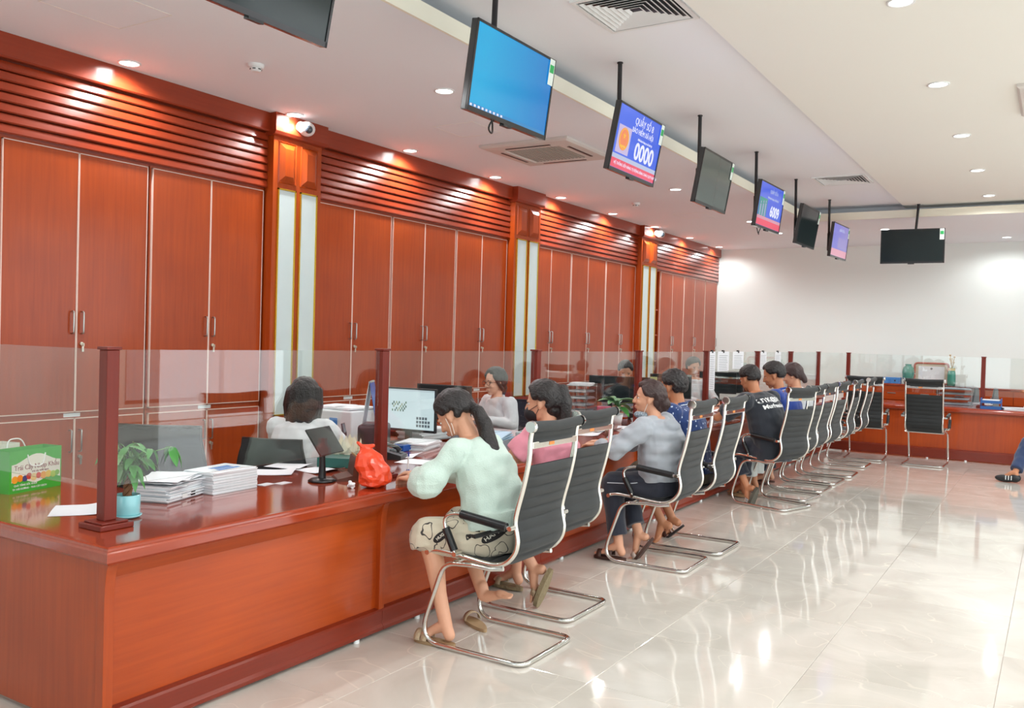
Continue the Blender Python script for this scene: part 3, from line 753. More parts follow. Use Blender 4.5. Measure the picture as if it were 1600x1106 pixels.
tv(None, sc_((-3.189, 13.248, 3.311)), H90 - 0.021, 0.163, (-2.80, 10.95, ZR), 'dark hanging screen between the 6009 screen and the faint violet one')
tv(None, sc_((-3.229, 15.606, 3.351)), H90 - 0.054, 0.106, (-2.77, 12.65, ZR), 'small hanging queue screen with a faint violet picture, farthest in the row', 'violet')
tv(None, (-1.765, 13.1, 1.58 + 1.8 * 13.1 / 16.874), 0.04, 0.024, (-1.72, 13.24, ZR - 0.035), 'black switched-off hanging screen facing the camera over the back counter')

# ------------------------------------------------------------------ cantilever chairs: local +x is the way the sitter faces, x=0 the rear of the sled
RAIL = [(-0.012, 1.158), (0.0, 1.10), (0.004, 1.0), (0.03, 0.87), (0.060, 0.76), (0.072, 0.69), (0.060, 0.63), (0.056, 0.59), (0.07, 0.54), (0.115, 0.49), (0.18, 0.468), (0.27, 0.47), (0.40, 0.484), (0.52, 0.49), (0.585, 0.478)]
def smooth_curve(pts, n=4):
    out = []; P = [V((p[0], 0, p[1])) for p in pts]
    for i in range(len(P) - 1):
        p0 = P[max(i - 1, 0)]; p1 = P[i]; p2 = P[i + 1]; p3 = P[min(i + 2, len(P) - 1)]
        for k in range(n):
            t = k / n
            out.append(0.5 * ((2 * p1) + (p2 - p0) * t + (2 * p0 - 5 * p1 + 4 * p2 - p3) * t * t + (3 * p1 - p0 - 3 * p2 + p3) * t ** 3))
    out.append(P[-1]); return out
def make_chair(loc, rz, lab, group):
    r = thing('cantilever_chair', lab, 'chair', loc, rz, group)
    c = smooth_curve(RAIL, 4)
    for s in (-1, 1):
        y = 0.232 * s
        rl = B().tube([(p.x, y, p.z) for p in c], 0.0125, 8).build('side_rail', m_alu, r)
        B().cyl((-0.014, y + s * 0.012, 1.160), (-0.014, y + s * 0.03, 1.160), 0.030, 0.027, seg=16).build('end_cap', m_chrome, rl)
    # sled: one bent tube
    path = []
    for s in (-1, 1):
        half = [(0.30, 0.452), (0.475, 0.437), (0.60, 0.085), (0.545, 0.016), (0.0, 0.016)]
        pts = [(x, 0.25 * s, z) for x, z in half]
        path += pts if s == -1 else pts[::-1]
    B().tube(fil(path, [0.07, 0.09, 0.06, 0.06, 0.06, 0.06, 0.09, 0.07], 6), 0.0125, 9).build('sled_base', m_chrome, r)
    # under-seat frame
    u = B()
    for s in (-1, 1): u.tube([(0.31, 0.25 * s, 0.452), (0.2, 0.245 * s, 0.447), (0.13, 0.236 * s, 0.458)], 0.012, 8)
    u.tube([(0.42, -0.25, 0.447), (0.42, 0.25, 0.447)], 0.010, 8).tube([(0.2, -0.245, 0.447), (0.2, 0.245, 0.447)], 0.011, 8)
    u.build('seat_support', m_chrome, r)
    B().tube([(0.585, -0.25, 0.474), (0.585, 0.25, 0.474)], 0.014, 10).build('front_bar', m_chrome, r)
    # ribbed sling
    def sling(c, i0, i1, nm, w=0.219):
        pr = []; L = 0
        pts = c[i0:i1]
        cum = [0]
        for a, b_ in zip(pts[:-1], pts[1:]): cum.append(cum[-1] + (b_ - a).length)
        n = int(cum[-1] / 0.007); res = []
        for k in range(n + 1):
            d = cum[-1] * k / n; j = max(q for q in range(len(cum)) if cum[q] <= d + 1e-9); j = min(j, len(pts) - 2)
            t = (d - cum[j]) / max(1e-6, cum[j + 1] - cum[j]); p = pts[j].lerp(pts[j + 1], t); tn = (pts[j + 1] - pts[j]).normalized()
            nr = V((tn.z, 0, -tn.x)); rib = abs(math.sin(math.pi * d / 0.056)) ** 0.4 * 0.0145
            res.append((p, nr, rib))
        rings = []
        b = B(); m = 10; rows = []
        ed_ = [1 - abs(2 * k / m - 1) ** 5 for k in range(m + 1)]
        front = [[p + nr * (0.003 + rib * ed_[k]) + V((0, -w + 2 * w * k / m, 0)) for k in range(m + 1)] for p, nr, rib in res]
        back = [[p - nr * (0.003 + rib * ed_[k]) + V((0, -w + 2 * w * k / m, 0)) for k in range(m + 1)] for p, nr, rib in res]
        for sh, fl in ((front, 0), (back, 1)):
            vs = [q for row in sh for q in row]; fs = []
            for i in range(len(sh) - 1):
                for k in range(m):
                    f_ = (i * (m + 1) + k, (i + 1) * (m + 1) + k, (i + 1) * (m + 1) + k + 1, i * (m + 1) + k + 1)
                    fs.append(f_ if fl else f_[::-1])
            b.add(vs, fs, True)
        for side in (0, m):
            vs = []
            for a, q in zip(front, back): vs += [a[side], q[side]]
            fs = [(2 * i, 2 * i + 1, 2 * i + 3, 2 * i + 2) for i in range(len(front) - 1)]
            b.add(vs, fs)
        return b.build(nm, m_blackfab, r)
    sling(c, 9, 34, 'backrest'); sling(c, 33, 57, 'seat')
    sling(c, 0, 6, 'headrest_panel')
    B().tube([(-0.014, -0.232, 1.160), (-0.020, 0.0, 1.152), (-0.014, 0.232, 1.160)], 0.026, 12).build('top_roll', m_blackfab, r)
    cb = B()
    zc = 1.068; xs_ = 0.0
    cb.obox((-0.006, 0, zc), (0.012, 0.45, 0.034)); o = cb.build('cross_plate', m_alu, r, bevel=0.004)
    B().box(-0.0135, -0.0122, 0.02, 0.07, zc - 0.008, zc + 0.008).build('orange_label', mat('orange_label', srgb(214, 130, 60), 0.5), o)
    for s in (-1, 1):
        y = 0.275 * s
        arm = fil([(0.072, y, 0.668), (0.40, y, 0.706), (0.475, y, 0.665), (0.39, y, 0.50)], [0.05, 0.06, 0.03], 5)
        a = B().tube(arm, 0.0105, 8)
        a.cyl((0.072, y - s * 0.045, 0.668), (0.072, y + s * 0.012, 0.668), 0.012, seg=10).cyl((0.39, y - s * 0.045, 0.497), (0.39, y + s * 0.012, 0.497), 0.012, seg=10)
        a = a.build('armrest', m_chrome, r)
        B().tube([(0.095, y, 0.672), (0.36, y, 0.702)], 0.0215, 10).build('arm_pad', m_black, a)
        B().tube([(0.452, y, 0.62), (0.395, y, 0.515)], 0.0205, 10).build('lower_pad', m_black, a)
    return r
cg = 'cantilever chairs for customers'
CH = [(-2.13, 3.86, 0.0, 'chrome and black ribbed cantilever chair of the mint-bloused customer, nearest the camera'),
      (-2.27, 4.58, 0.0, 'chrome and black cantilever chair holding the customer in pink'),
      (-2.13, 5.99, 0.02, 'chrome and black cantilever chair the woman in the grey hoodie sits on'),
      (-2.10, 6.63, 0.0, 'chrome and black cantilever chair the man in the leaf-print polo sits on'),
      (-2.10, 8.70, -0.32, 'chrome and black cantilever chair turned outwards under the man in the lettered tee'),
      (-2.12, 9.37, -0.12, 'chrome and black cantilever chair under the man in the plain blue polo'),
      (-2.13, 10.05, -0.02, 'chrome and black cantilever chair of the woman in the white top'),
      (-2.13, 10.72, -0.04, 'empty chrome and black cantilever chair next after the seated woman in white'),
      (-2.10, 11.44, 0.02, 'empty chrome and black cantilever chair, second after the woman in white'),
      (-2.13, 12.5, 0.0, 'empty chrome and black cantilever chair, last in the side row before the corner chair')]
chair0 = make_chair((CH[0][0], CH[0][1], 0), math.pi + CH[0][2], CH[0][3], cg)
def put_chair(x, y, rz, lab):
    o = copy_tree(chair0); o.location = (x, y, 0); o.rotation_euler = (0, 0, rz); o['label'] = lab; return o
for x, y, a, l in CH[1:]: put_chair(x, y, math.pi + a, l)
put_chair(-2.31, 13.12, H90 + 0.06, 'empty cantilever chair standing in the corner, its black back square to the camera')
put_chair(-1.54, 13.02, H90 - 0.02, 'lone empty cantilever chair in front of the back counter')
put_chair(0.10, 12.2, H90, 'cantilever chair of the customer at the frame edge by the back counter')
# ------------------------------------------------------------------ people
def blob(b, name, m, parent, voxel=0.006, smooth=3, nz=None, loc=None, dec=None):
    me = b.mesh('tmp', m); t = bpy.data.objects.new('tmp', me); COL.objects.link(t)
    md = t.modifiers.new('r', 'REMESH'); md.mode = 'VOXEL'; md.voxel_size = voxel; md.use_smooth_shade = True
    if smooth:
        sm = t.modifiers.new('s', 'SMOOTH'); sm.iterations = smooth; sm.factor = 0.5
    if dec:
        dm = t.modifiers.new('d', 'DECIMATE'); dm.ratio = dec
    out = mesh_from(t, name); bpy.data.objects.remove(t); bpy.data.meshes.remove(me)
    if nz:
        amp, sc = nz[0], nz[1]; st = nz[2] if len(nz) > 2 else (1, 1, 1)
        n = len(out.vertices); co = np.empty(n * 3); out.vertices.foreach_get('co', co); co = co.reshape(-1, 3)
        no = np.empty(n * 3); out.vertices.foreach_get('normal', no); no = no.reshape(-1, 3)
        d = np.array([noise.noise(V((c[0] * sc * st[0], c[1] * sc * st[1], c[2] * sc * st[2]))) for c in co])
        co = co + no * (d * amp)[:, None]; out.vertices.foreach_set('co', co.ravel()); out.update()
    out.materials.clear(); out.materials.append(m)
    out.polygons.foreach_set('use_smooth', [True] * len(out.polygons))
    o = bpy.data.objects.new(name, out); COL.objects.link(o); o.parent = parent
    if loc: o.location = loc
    return o
def cap(b, p0, p1, r0, r1, ends=(True, True), seg=14):
    b.cyl(p0, p1, r0, r1, seg)
    if ends[0]: b.ball(p0, r0, 12)
    if ends[1]: b.ball(p1, r1, 12)
    return b
def chain(b, pts, rs, seg=12):
    for i in range(len(pts) - 1): cap(b, pts[i], pts[i + 1], rs[i], rs[i + 1], (i == 0, True), seg)
    return b
def loft(b, secs, seg=24):
    """secs: (centre, lateral vector, depth vector)"""
    b.rings([[V(c) + V(a) * math.cos(2 * math.pi * k / seg) + V(d) * math.sin(2 * math.pi * k / seg) for k in range(seg)] for c, a, d in secs], True); return b
def frame_from(f, roll=0.0):
    f = V(f).normalized(); l = V((0, 0, 1)).cross(f).normalized(); u = f.cross(l)
    if roll: l, u = l * math.cos(roll) + u * math.sin(roll), u * math.cos(roll) - l * math.sin(roll)
    return f, l, u
def hand(b, w, d, n, curl=0.5, thumb=1, s=1.0, spread=1.0):
    """palm and five bent fingers. w wrist, d along the palm, n palm-down normal, thumb=+1 on the side d x n"""
    d = V(d).normalized(); n = V(n); n = (n - d * n.dot(d)).normalized(); t = d.cross(n) * thumb
    k0 = w + d * 0.085 * s
    loft(b, [(w - d * 0.01, t * 0.026 * s, n * 0.019 * s), (w + d * 0.035 * s, t * 0.036 * s, n * 0.016 * s), (k0, t * 0.041 * s, n * 0.012 * s)], 14)
    for i, (off, ln) in enumerate([(0.031, 0.070), (0.0105, 0.078), (-0.0105, 0.073), (-0.031, 0.057)]):
        p = k0 + t * off * s - d * 0.008; q = d; dirs = (d + t * off * 1.6 * spread).normalized()
        a = curl * 0.5; pts = [p]
        for j, fr in enumerate((0.45, 0.31, 0.24)):
            dd = dirs * math.cos(a) + n * math.sin(a); p = p + dd * ln * fr * s; pts.append(p); a += curl * 0.75
        chain(b, pts, [0.0088 * s, 0.0082 * s, 0.0074 * s, 0.0065 * s], 8)
    p = w + d * 0.022 * s + t * 0.028 * s
    q = p + (d * 0.6 + t * 0.75 + n * 0.25).normalized() * 0.04 * s; r = q + (d * 0.9 + t * 0.25 + n * 0.35).normalized() * 0.03 * s
    chain(b, [p, q, r], [0.0125 * s, 0.0098 * s, 0.0078 * s], 8)
def foot(b, ankle, toe_dir, up=(0, 0, 1), s=1.0):
    t = V(toe_dir).normalized(); u = V(up); u = (u - t * u.dot(t)).normalized(); l = u.cross(t)
    h = ankle - u * 0.045 * s - t * 0.022 * s
    b.ball(h, (0.032 * s,) * 3, 12)
    M = Matrix((t, l, u)).transposed()
    cap(b, ankle, h, 0.034 * s, 0.031 * s); cap(b, ankle + t * 0.02 * s, ankle + t * 0.12 * s - u * 0.052 * s, 0.033 * s, 0.021 * s)
    b.ball(ankle + t * 0.125 * s - u * 0.056 * s, (0.05 * s, 0.04 * s, 0.018 * s), 12, M)
    for i in range(5):
        o = (-0.03 + i * 0.0145) * s; cap(b, ankle + t * 0.15 * s - u * 0.062 * s + l * o, ankle + t * (0.188 - abs(i - 3) * 0.007) * s - u * 0.066 * s + l * o, 0.0095 * s, 0.008 * s, seg=8)
def head(b, c, f, l, u, s=1.0, fem=True):
    M = Matrix((f, l, u)).transposed()
    b.ball(c + u * 0.028 * s - f * 0.012 * s, (0.098 * s, 0.077 * s, 0.092 * s), 18, M)
    b.ball(c - u * 0.018 * s + f * 0.022 * s, (0.070 * s, 0.066 * s, 0.080 * s), 18, M)
    j = 0.052 if fem else 0.060
    b.ball(c - u * 0.062 * s + f * 0.028 * s, (0.056 * s, j * s, 0.046 * s), 16, M)
    b.ball(c - u * 0.098 * s + f * 0.060 * s, (0.021 * s, 0.024 * s, 0.018 * s), 12, M)
    cap(b, c + f * 0.088 * s + u * 0.008 * s, c + f * 0.104 * s - u * 0.026 * s, 0.009 * s, 0.012 * s, seg=10)
    for k in (-1, 1):
        b.ball(c + f * 0.094 * s - u * 0.030 * s + l * k * 0.012 * s, 0.009 * s, 10)
        b.ball(c + f * 0.076 * s + u * 0.020 * s + l * k * 0.028 * s, (0.014 * s, 0.024 * s, 0.009 * s), 10, M)
        b.ball(c + f * 0.062 * s - u * 0.028 * s + l * k * 0.036 * s, (0.024 * s, 0.022 * s, 0.022 * s), 10, M)
        Me = M @ Matrix.Rotation(k * 0.35, 3, 'Z')
        b.ball(c - f * 0.004 * s - u * 0.008 * s + l * k * 0.076 * s, (0.017 * s, 0.008 * s, 0.030 * s), 12, Me)
        b.ball(c + f * 0.002 * s - u * 0.030 * s + l * k * 0.074 * s, (0.010 * s, 0.007 * s, 0.011 * s), 10, Me)
    b.ball(c + f * 0.088 * s - u * 0.057 * s, (0.010 * s, 0.022 * s, 0.006 * s), 10, M)
    b.ball(c + f * 0.086 * s - u * 0.068 * s, (0.010 * s, 0.018 * s, 0.007 * s), 10, M)

class Fig:
    def __init__(g, lab, cat_name, base, ang, J=None, sc=1.0, fem=True, skin=None, look=(0, 0, 0), group=None):
        g.O = V(base); a = math.radians(ang); g.F = V((math.cos(a), math.sin(a), 0)); g.L = V((-math.sin(a), math.cos(a), 0)); g.sc = sc; g.fem = fem
        g.root = thing('person', lab, 'person', base)
        if group: g.root['group'] = group
        g.skin = skin or m_skin
        D = dict(pel=(0.0, 0, 0.56), neck=(0.07, 0, 1.085), head=(0.10, 0, 1.235),
                 shL=(0.06, 0.165, 1.04), shR=(0.06, -0.165, 1.04), elL=(0.24, 0.235, 0.83), elR=(0.24, -0.235, 0.83), wrL=(0.45, 0.12, 0.81), wrR=(0.45, -0.12, 0.81),
                 hipL=(0.01, 0.095, 0.55), hipR=(0.01, -0.095, 0.55), knL=(0.42, 0.12, 0.54), knR=(0.42, -0.12, 0.54), anL=(0.40, 0.12, 0.11), anR=(0.40, -0.12, 0.11),
                 toL=(1, 0.1, -0.02), toR=(1, -0.1, -0.02), hdL=(1, -0.3, -0.05), hdR=(1, 0.3, -0.05), hcurl=0.5, upL=None, upR=None, bulk=1.0, hnL=(0, 0, -1), hnR=(0, 0, -1))
        D.update(J or {}); g.J = D; g.look = look
        yaw, pit, rol = [math.radians(q) for q in look]
        f = g.F * math.cos(yaw) + g.L * math.sin(yaw); f = f * math.cos(pit) + V((0, 0, math.sin(pit)))
        g.hf, g.hl, g.hu = frame_from(f, rol)
        g.hc = g.P('head')
    def P(g, k, df=0, dl=0, dz=0):
        q = g.J[k] if isinstance(k, str) else k
        return g.F * (q[0] + df) + g.L * (q[1] + dl) + V((0, 0, q[2] + dz))
    def D(g, q): return (g.F * q[0] + g.L * q[1] + V((0, 0, q[2]))).normalized()
    def spine(g, e=0.0, bottom=0.0, loose=0.0, top=True, hem=None):
        """torso sections; e thickness beyond the body"""
        J = g.J; bk = J['bulk']; p = V(J['pel']); n = V(J['neck']); n2 = n - p
        ctrl = [(p + V((0, 0, -0.05 - bottom)), 0.172, 0.125), (p + V((0, 0, 0.03)), 0.176, 0.132), (p + n2 * 0.27 + V((-0.02, 0, 0)), 0.150 + loose, 0.118 + loose),
                (p + n2 * 0.52 + V((-0.035, 0, 0)), 0.152 + loose * 0.8, 0.118 + loose * 0.6), (p + n2 * 0.74 + V((-0.035, 0, 0)), 0.168, 0.118), (p + n2 * 0.88 + V((-0.025, 0, 0)), 0.150, 0.088)]
        if top: ctrl.append((n, 0.062, 0.058))
        secs = []
        lean = n2.x; ax = V((n2.z, 0, -n2.x)).normalized()
        shl = (V(J['shL']) - V(J['shR'])); shl.z *= 1; shl = shl.normalized()
        for i, (c, a, d) in enumerate(ctrl):
            t = i / 6.0; lat = V((0, 1, 0)).lerp(shl, min(1, t * 1.2)).normalized(); dp = V((1, 0, 0)).lerp(ax, min(1, t * 1.5)).normalized()
            if hem is not None and i == 0: continue
            if hem is not None and i == 1: c = p + V((0, 0, hem)); a += 0.004
            secs.append((g.P(c), (g.F * lat.x + g.L * lat.y + V((0, 0, lat.z))) * (a * bk + e), (g.F * dp.x + V((0, 0, dp.z))) * (d * bk + e)))
        return secs
    def body(g, voxel=0.006, bare=True):
        b = B(); J = g.J; P = g.P
        loft(b, g.spine())
        cap(b, P('neck', -0.01, 0, -0.04), g.hc - g.hu * 0.05 - g.hf * 0.022, 0.054, 0.050 if g.fem else 0.058)
        b.cyl(P('shL', 0, -0.05), P('shR', 0, 0.05), 0.052, seg=12)
        head(b, g.hc, g.hf, g.hl, g.hu, g.sc, g.fem)
        for s in 'LR':
            cap(b, P('neck', 0, 0, -0.03), P('sh' + s, 0, 0, 0.01), 0.05, 0.045)
            cap(b, P('sh' + s), P('el' + s), 0.05 * J['bulk'], 0.037); 
            m_ = P('el' + s).lerp(P('wr' + s), 0.3); cap(b, P('el' + s), m_, 0.037, 0.036); cap(b, m_, P('wr' + s), 0.036, 0.025)
            hd = g.D(J['hd' + s]); hn = V(J['hn' + s]); hn = g.F * hn[0] + g.L * hn[1] + V((0, 0, hn[2]))
            sgn = 1 if hd.cross(hn).dot(g.L * (-1 if s == 'L' else 1)) > 0 else -1
            hand(b, P('wr' + s), hd, hn, J['hcurl'], sgn, 0.98 if g.fem else 1.06)
            cap(b, P('hip' + s), P('kn' + s), 0.088 * J['bulk'], 0.058)
            k, a = P('kn' + s), P('an' + s); c = k.lerp(a, 0.3) - g.F * 0.012
            cap(b, k, c, 0.055, 0.052); cap(b, c, k.lerp(a, 0.65), 0.052, 0.038); cap(b, k.lerp(a, 0.65), a, 0.038, 0.034)
            foot(b, a, g.D(J['to' + s]), J['up' + s] and (g.F * J['up' + s][0] + g.L * J['up' + s][1] + V((0, 0, J['up' + s][2]))) or (0, 0, 1), 1.0 if not g.fem else 0.95)
        return blob(b, 'body', g.skin, g.root, voxel, 2)
    def face(g, brow=m_hair, glasses=False, lid=False):
        c, f, l, u = g.hc, g.hf, g.hl, g.hu; M = Matrix((f, l, u)).transposed()
        for k in (-1, 1):
            e = B().ball(c + f * 0.0738 + l * k * 0.031 + u * 0.004, (0.010, 0.0155, 0.0065), 12, M).build('eye', m_eye, g.root)
            B().ball(c + f * 0.0800 + l * k * 0.031 + u * 0.004, (0.0048, 0.0066, 0.0062), 10, M).build('iris', m_iris, e)
            B().tube([c + f * (0.0850 - abs(t) * 0.004) + l * (k * 0.031 + t * 0.017) + u * (0.0115 - t * t * 0.003) for t in (-1, -0.5, 0, 0.5, 1)], 0.0018, 6).build('eyelid', brow, e)
            B().tube([c + f * (0.0905 - (t * k + 1) * 0.004) + l * (k * 0.033 + t * 0.02) + u * (0.0255 - t * k * 0.002) for t in (-1, -0.3, 0.4, 1)], [0.0025, 0.0034, 0.003, 0.0015], 6).build('eyebrow', brow, g.root)
        B().ball(c + f * 0.0905 - u * 0.0575, (0.008, 0.0205, 0.0042), 12, M).ball(c + f * 0.0895 - u * 0.066, (0.008, 0.017, 0.0048), 12, M).build('lips', m_lip, g.root)
    def eyeglasses(g, m):
        c, f, l, u = g.hc, g.hf, g.hl, g.hu; gl = B()
        for k in (-1, 1):
            gl.tube([c + f * 0.104 + l * (k * 0.034 + 0.026 * math.cos(a * math.pi / 8)) + u * (0.002 + 0.021 * math.sin(a * math.pi / 8)) for a in range(16)], 0.0022, 6, closed=True)
            gl.tube([c + f * 0.103 + l * k * 0.06 + u * 0.008, c + f * 0.05 + l * k * 0.08 + u * 0.006, c - f * 0.005 + l * k * 0.083 + u * 0.004], 0.002, 6)
        gl.tube([c + f * 0.106 + l * -0.009 + u * 0.006, c + f * 0.106 + l * 0.009 + u * 0.006], 0.002, 6)
        gl.build('eyeglasses', m, g.root)
    def haircap(g, front=0.02, back=-0.03, s=1.0, extra=None, m=None, nz=(0.006, 26), vox=0.006, side=0.0, thick=0.010):
        """hair over the skull: a thick shell opened at the face by leaving the front low part bare"""
        c, f, l, u = g.hc, g.hf, g.hl, g.hu; M = Matrix((f, l, u)).transposed(); b = B()
        q = g.sc
        # cap built from a grid of the skull surface: keeps only the part above / behind the hairline
        n1, n2 = 26, 34; rows = []
        def R3(a, e): return V((0.098 * math.cos(e) * math.cos(a), 0.077 * math.cos(e) * math.sin(a), 0.094 * math.sin(e)))
        for k in range(240):
            # fibonacci points on the sphere, each a small ball of hair
            z = 1 - 2 * (k + 0.5) / 240; a = k * 2.399963; rr = math.sqrt(1 - z * z)
            d = V((rr * math.cos(a), rr * math.sin(a), z))
            lowlim = front + 0.62 + (d.x - 0.55) * 0.3 if d.x > 0.55 else (side - 0.02 if d.x > 0.1 else (side - 0.45 + back * 4))
            if -0.2 < d.x <= 0.55: lowlim = side + max(0.0, d.x - 0.28) * 1.8
            if d.x <= -0.2: lowlim = max(-0.68 + back, side - (-0.2 - d.x) * 3.2)
            if d.z < lowlim: continue
            p = V((0.098 * d.x, 0.077 * d.y, 0.094 * d.z)) * (1 + thick * 0.2 / 0.1)
            b.ball(c + u * 0.028 * q - f * 0.014 * q + M @ p * q, 0.0255 * q if thick < 0.02 else 0.030 * q, 8)
        if extra: extra(b, c, f, l, u, M)
        return blob(b, 'hair', m or m_hair, g.root, vox, 4, nz)
    def shirt(g, m, name='shirt', e=0.014, sleeve=0.55, r0=0.068, r1=0.06, bottom=0.03, loose=0.015, extra=None, voxel=0.007, nz=(0.010, 15), smooth=3, cuff=None, collar=True, hem=None):
        b = B(); P = g.P; J = g.J; bk = J['bulk']
        secs = g.spine(e, bottom, loose, True, hem); secs[-1] = (secs[-1][0] - V((0, 0, 0.012)), secs[-1][1] * 1.0, secs[-1][2] * 1.0)
        loft(b, secs)
        for s in 'LR':
            cap(b, P('neck', -0.01, 0, -0.055), P('sh' + s, 0, 0, 0.0), 0.058 + e * 0.5, 0.058 + e * 0.3)
            sh, el, wr = P('sh' + s), P('el' + s), P('wr' + s)
            if sleeve <= 1.0: q = sh.lerp(el, sleeve); cap(b, sh, q, r0 * bk, r1 * bk, (True, False))
            else:
                cap(b, sh, el, r0 * bk, r1 * bk); q = el.lerp(wr, sleeve - 1.0); cap(b, el, q, r1 * bk, (cuff or r1 * 0.8), (True, False))
        if extra: extra(b, g)
        return blob(b, name, m, g.root, voxel, smooth, nz)
    def trousers(g, m, name='trousers', length=1.95, e=0.016, r=(0.105, 0.078, 0.066), voxel=0.008, nz=(0.010, 14), top=0.09, flare=0):
        b = B(); P = g.P; J = g.J; bk = J['bulk']
        s0 = g.spine(e, 0.02, 0, False)
        c0, c1 = s0[0], s0[1]
        loft(b, [c0, c1, (c1[0] + V((0, 0, top - 0.03)) - g.F * 0.005, c1[1] * 0.93, c1[2] * 0.93)])
        for s in 'LR':
            h, k, a = P('hip' + s), P('kn' + s), P('an' + s)
            if length <= 1.0: cap(b, h, h.lerp(k, length), r[0] * bk, r[1], (True, False))
            else:
                cap(b, h, k, r[0] * bk, r[1]); cap(b, k, k.lerp(a, length - 1), r[1], r[2] + flare, (True, False))
        return blob(b, name, m, g.root, voxel, 3, nz)
def cloth(name, c, **k):
    return mat(name, c, 0.85, sheen=0.3, bump=k.pop('bump', 0.25), bump_scale=k.pop('bump_scale', 260), **k)
def sandal(g, s, m_sole, m_strap, sole_t=0.018, width=0.044, straps=(0.125,), on=True, loc=None, td=None, up=None):
    """sandal under a foot: sole follows toe direction"""
    if loc is None:
        t = g.D(g.J['to' + s]); u = V((0, 0, 1)) if not g.J['up' + s] else g.D(g.J['up' + s]); a = g.P('an' + s)
    else: t, u, a = td, up, loc
    t = V(t).normalized(); u = (u - t * u.dot(t)).normalized(); l = u.cross(t)
    base = a - u * 0.082
    out = []
    for k in range(20):
        an = 2 * math.pi * k / 20; x = 0.068 + 0.125 * math.cos(an); y = width * (0.86 + 0.16 * math.cos(an)) * math.sin(an)
        out.append((x, y))
    r0 = [base + t * x + l * y - u * sole_t for x, y in out]; r1 = [base + t * x * 1.0 + l * y * 1.04 for x, y in out]
    so = B().rings([r0, r1], True, True).build('sandal', m_sole, g.root, bevel=0.002)
    for sx in straps:
        st = B(); rows = []
        for w_ in (-0.018, 0.018):
            rows.append([base + t * (sx + w_) + l * (width * 1.0 * math.cos(q * math.pi / 8)) + u * (0.002 + 0.052 * math.sin(q * math.pi / 8) * (1.0 if sx < 0.1 else 0.82)) for q in range(9)])
        for w_ in (0.018, -0.018):
            rows.append([base + t * (sx + w_) + l * (width * 1.06 * math.cos(q * math.pi / 8)) + u * (0.002 + 0.057 * math.sin(q * math.pi / 8) * (1.0 if sx < 0.1 else 0.82)) for q in range(9)])
        vs = [p for r in rows for p in r]; fs = []
        for i in range(4):
            j = (i + 1) % 4
            for q in range(8): fs.append((i * 9 + q, i * 9 + q + 1, j * 9 + q + 1, j * 9 + q))
        st.add(vs, fs, True); st.build('strap', m_strap, so)
    return so

# --- customer 1: mint puff-sleeved blouse, low ponytail, printed shorts
m_mint = cloth('mint_muslin', srgb(206, 226, 215), bump=0.5, bump_scale=180)
def print_mat():
    m = cloth('line_print_cotton', srgb(200, 190, 170)); nt = m.node_tree; b = nt.nodes['Principled BSDF']
    tc = nt.nodes.new('ShaderNodeTexCoord'); v = nt.nodes.new('ShaderNodeTexVoronoi'); v.feature = 'F1'; v.inputs['Scale'].default_value = 12.0
    ns = nt.nodes.new('ShaderNodeTexNoise'); ns.inputs['Scale'].default_value = 9; ad = nt.nodes.new('ShaderNodeMix'); ad.data_type = 'VECTOR'; ad.inputs[0].default_value = 0.09
    nt.links.new(tc.outputs['Object'], ns.inputs['Vector']); nt.links.new(tc.outputs['Object'], ad.inputs[4]); nt.links.new(ns.outputs['Color'], ad.inputs[5]); nt.links.new(ad.outputs[1], v.inputs['Vector'])
    r1 = nt.nodes.new('ShaderNodeMath'); r1.operation = 'SUBTRACT'; r1.inputs[1].default_value = 0.40; nt.links.new(v.outputs['Distance'], r1.inputs[0])
    r2 = nt.nodes.new('ShaderNodeMath'); r2.operation = 'ABSOLUTE'; nt.links.new(r1.outputs[0], r2.inputs[0])
    r3 = nt.nodes.new('ShaderNodeMath'); r3.operation = 'LESS_THAN'; r3.inputs[1].default_value = 0.022; nt.links.new(r2.outputs[0], r3.inputs[0])
    r4 = nt.nodes.new('ShaderNodeMath'); r4.operation = 'LESS_THAN'; r4.inputs[1].default_value = 0.07; nt.links.new(v.outputs['Distance'], r4.inputs[0])
    mxm = nt.nodes.new('ShaderNodeMath'); mxm.operation = 'MAXIMUM'; nt.links.new(r3.outputs[0], mxm.inputs[0]); nt.links.new(r4.outputs[0], mxm.inputs[1])
    mx = nt.nodes.new('ShaderNodeMix'); mx.data_type = 'RGBA'; mx.inputs[6].default_value = srgb(206, 196, 174); mx.inputs[7].default_value = srgb(60, 54, 52)
    nt.links.new(mxm.outputs[0], mx.inputs[0]); nt.links.new(mx.outputs[2], b.inputs['Base Color']); return m
m_print = print_mat()
g = Fig('woman in a mint puff-sleeved blouse and printed shorts with a long dark ponytail', 'person', (-2.44, 3.86, 0), 180,
        dict(neck=(0.185, 0.0, 1.045), head=(0.30, 0.0, 1.155), shL=(0.165, 0.165, 0.985), shR=(0.165, -0.165, 0.985), elL=(0.27, 0.27, 0.835), elR=(0.36, -0.24, 0.835),
             wrL=(0.50, 0.10, 0.805), wrR=(0.60, -0.08, 0.805), knL=(0.32, 0.19, 0.545), knR=(0.34, -0.13, 0.55), anL=(0.17, 0.21, 0.103), anR=(0.11, -0.04, 0.215), toL=(1, 0.08, -0.02), toR=(-0.95, 0.1, -0.2), upR=(0.3, 0, -1),
             hdL=(1, -0.35, -0.05), hdR=(1, 0.3, -0.05), hcurl=0.9), look=(8, -38, 0))
g.body()
g.face()
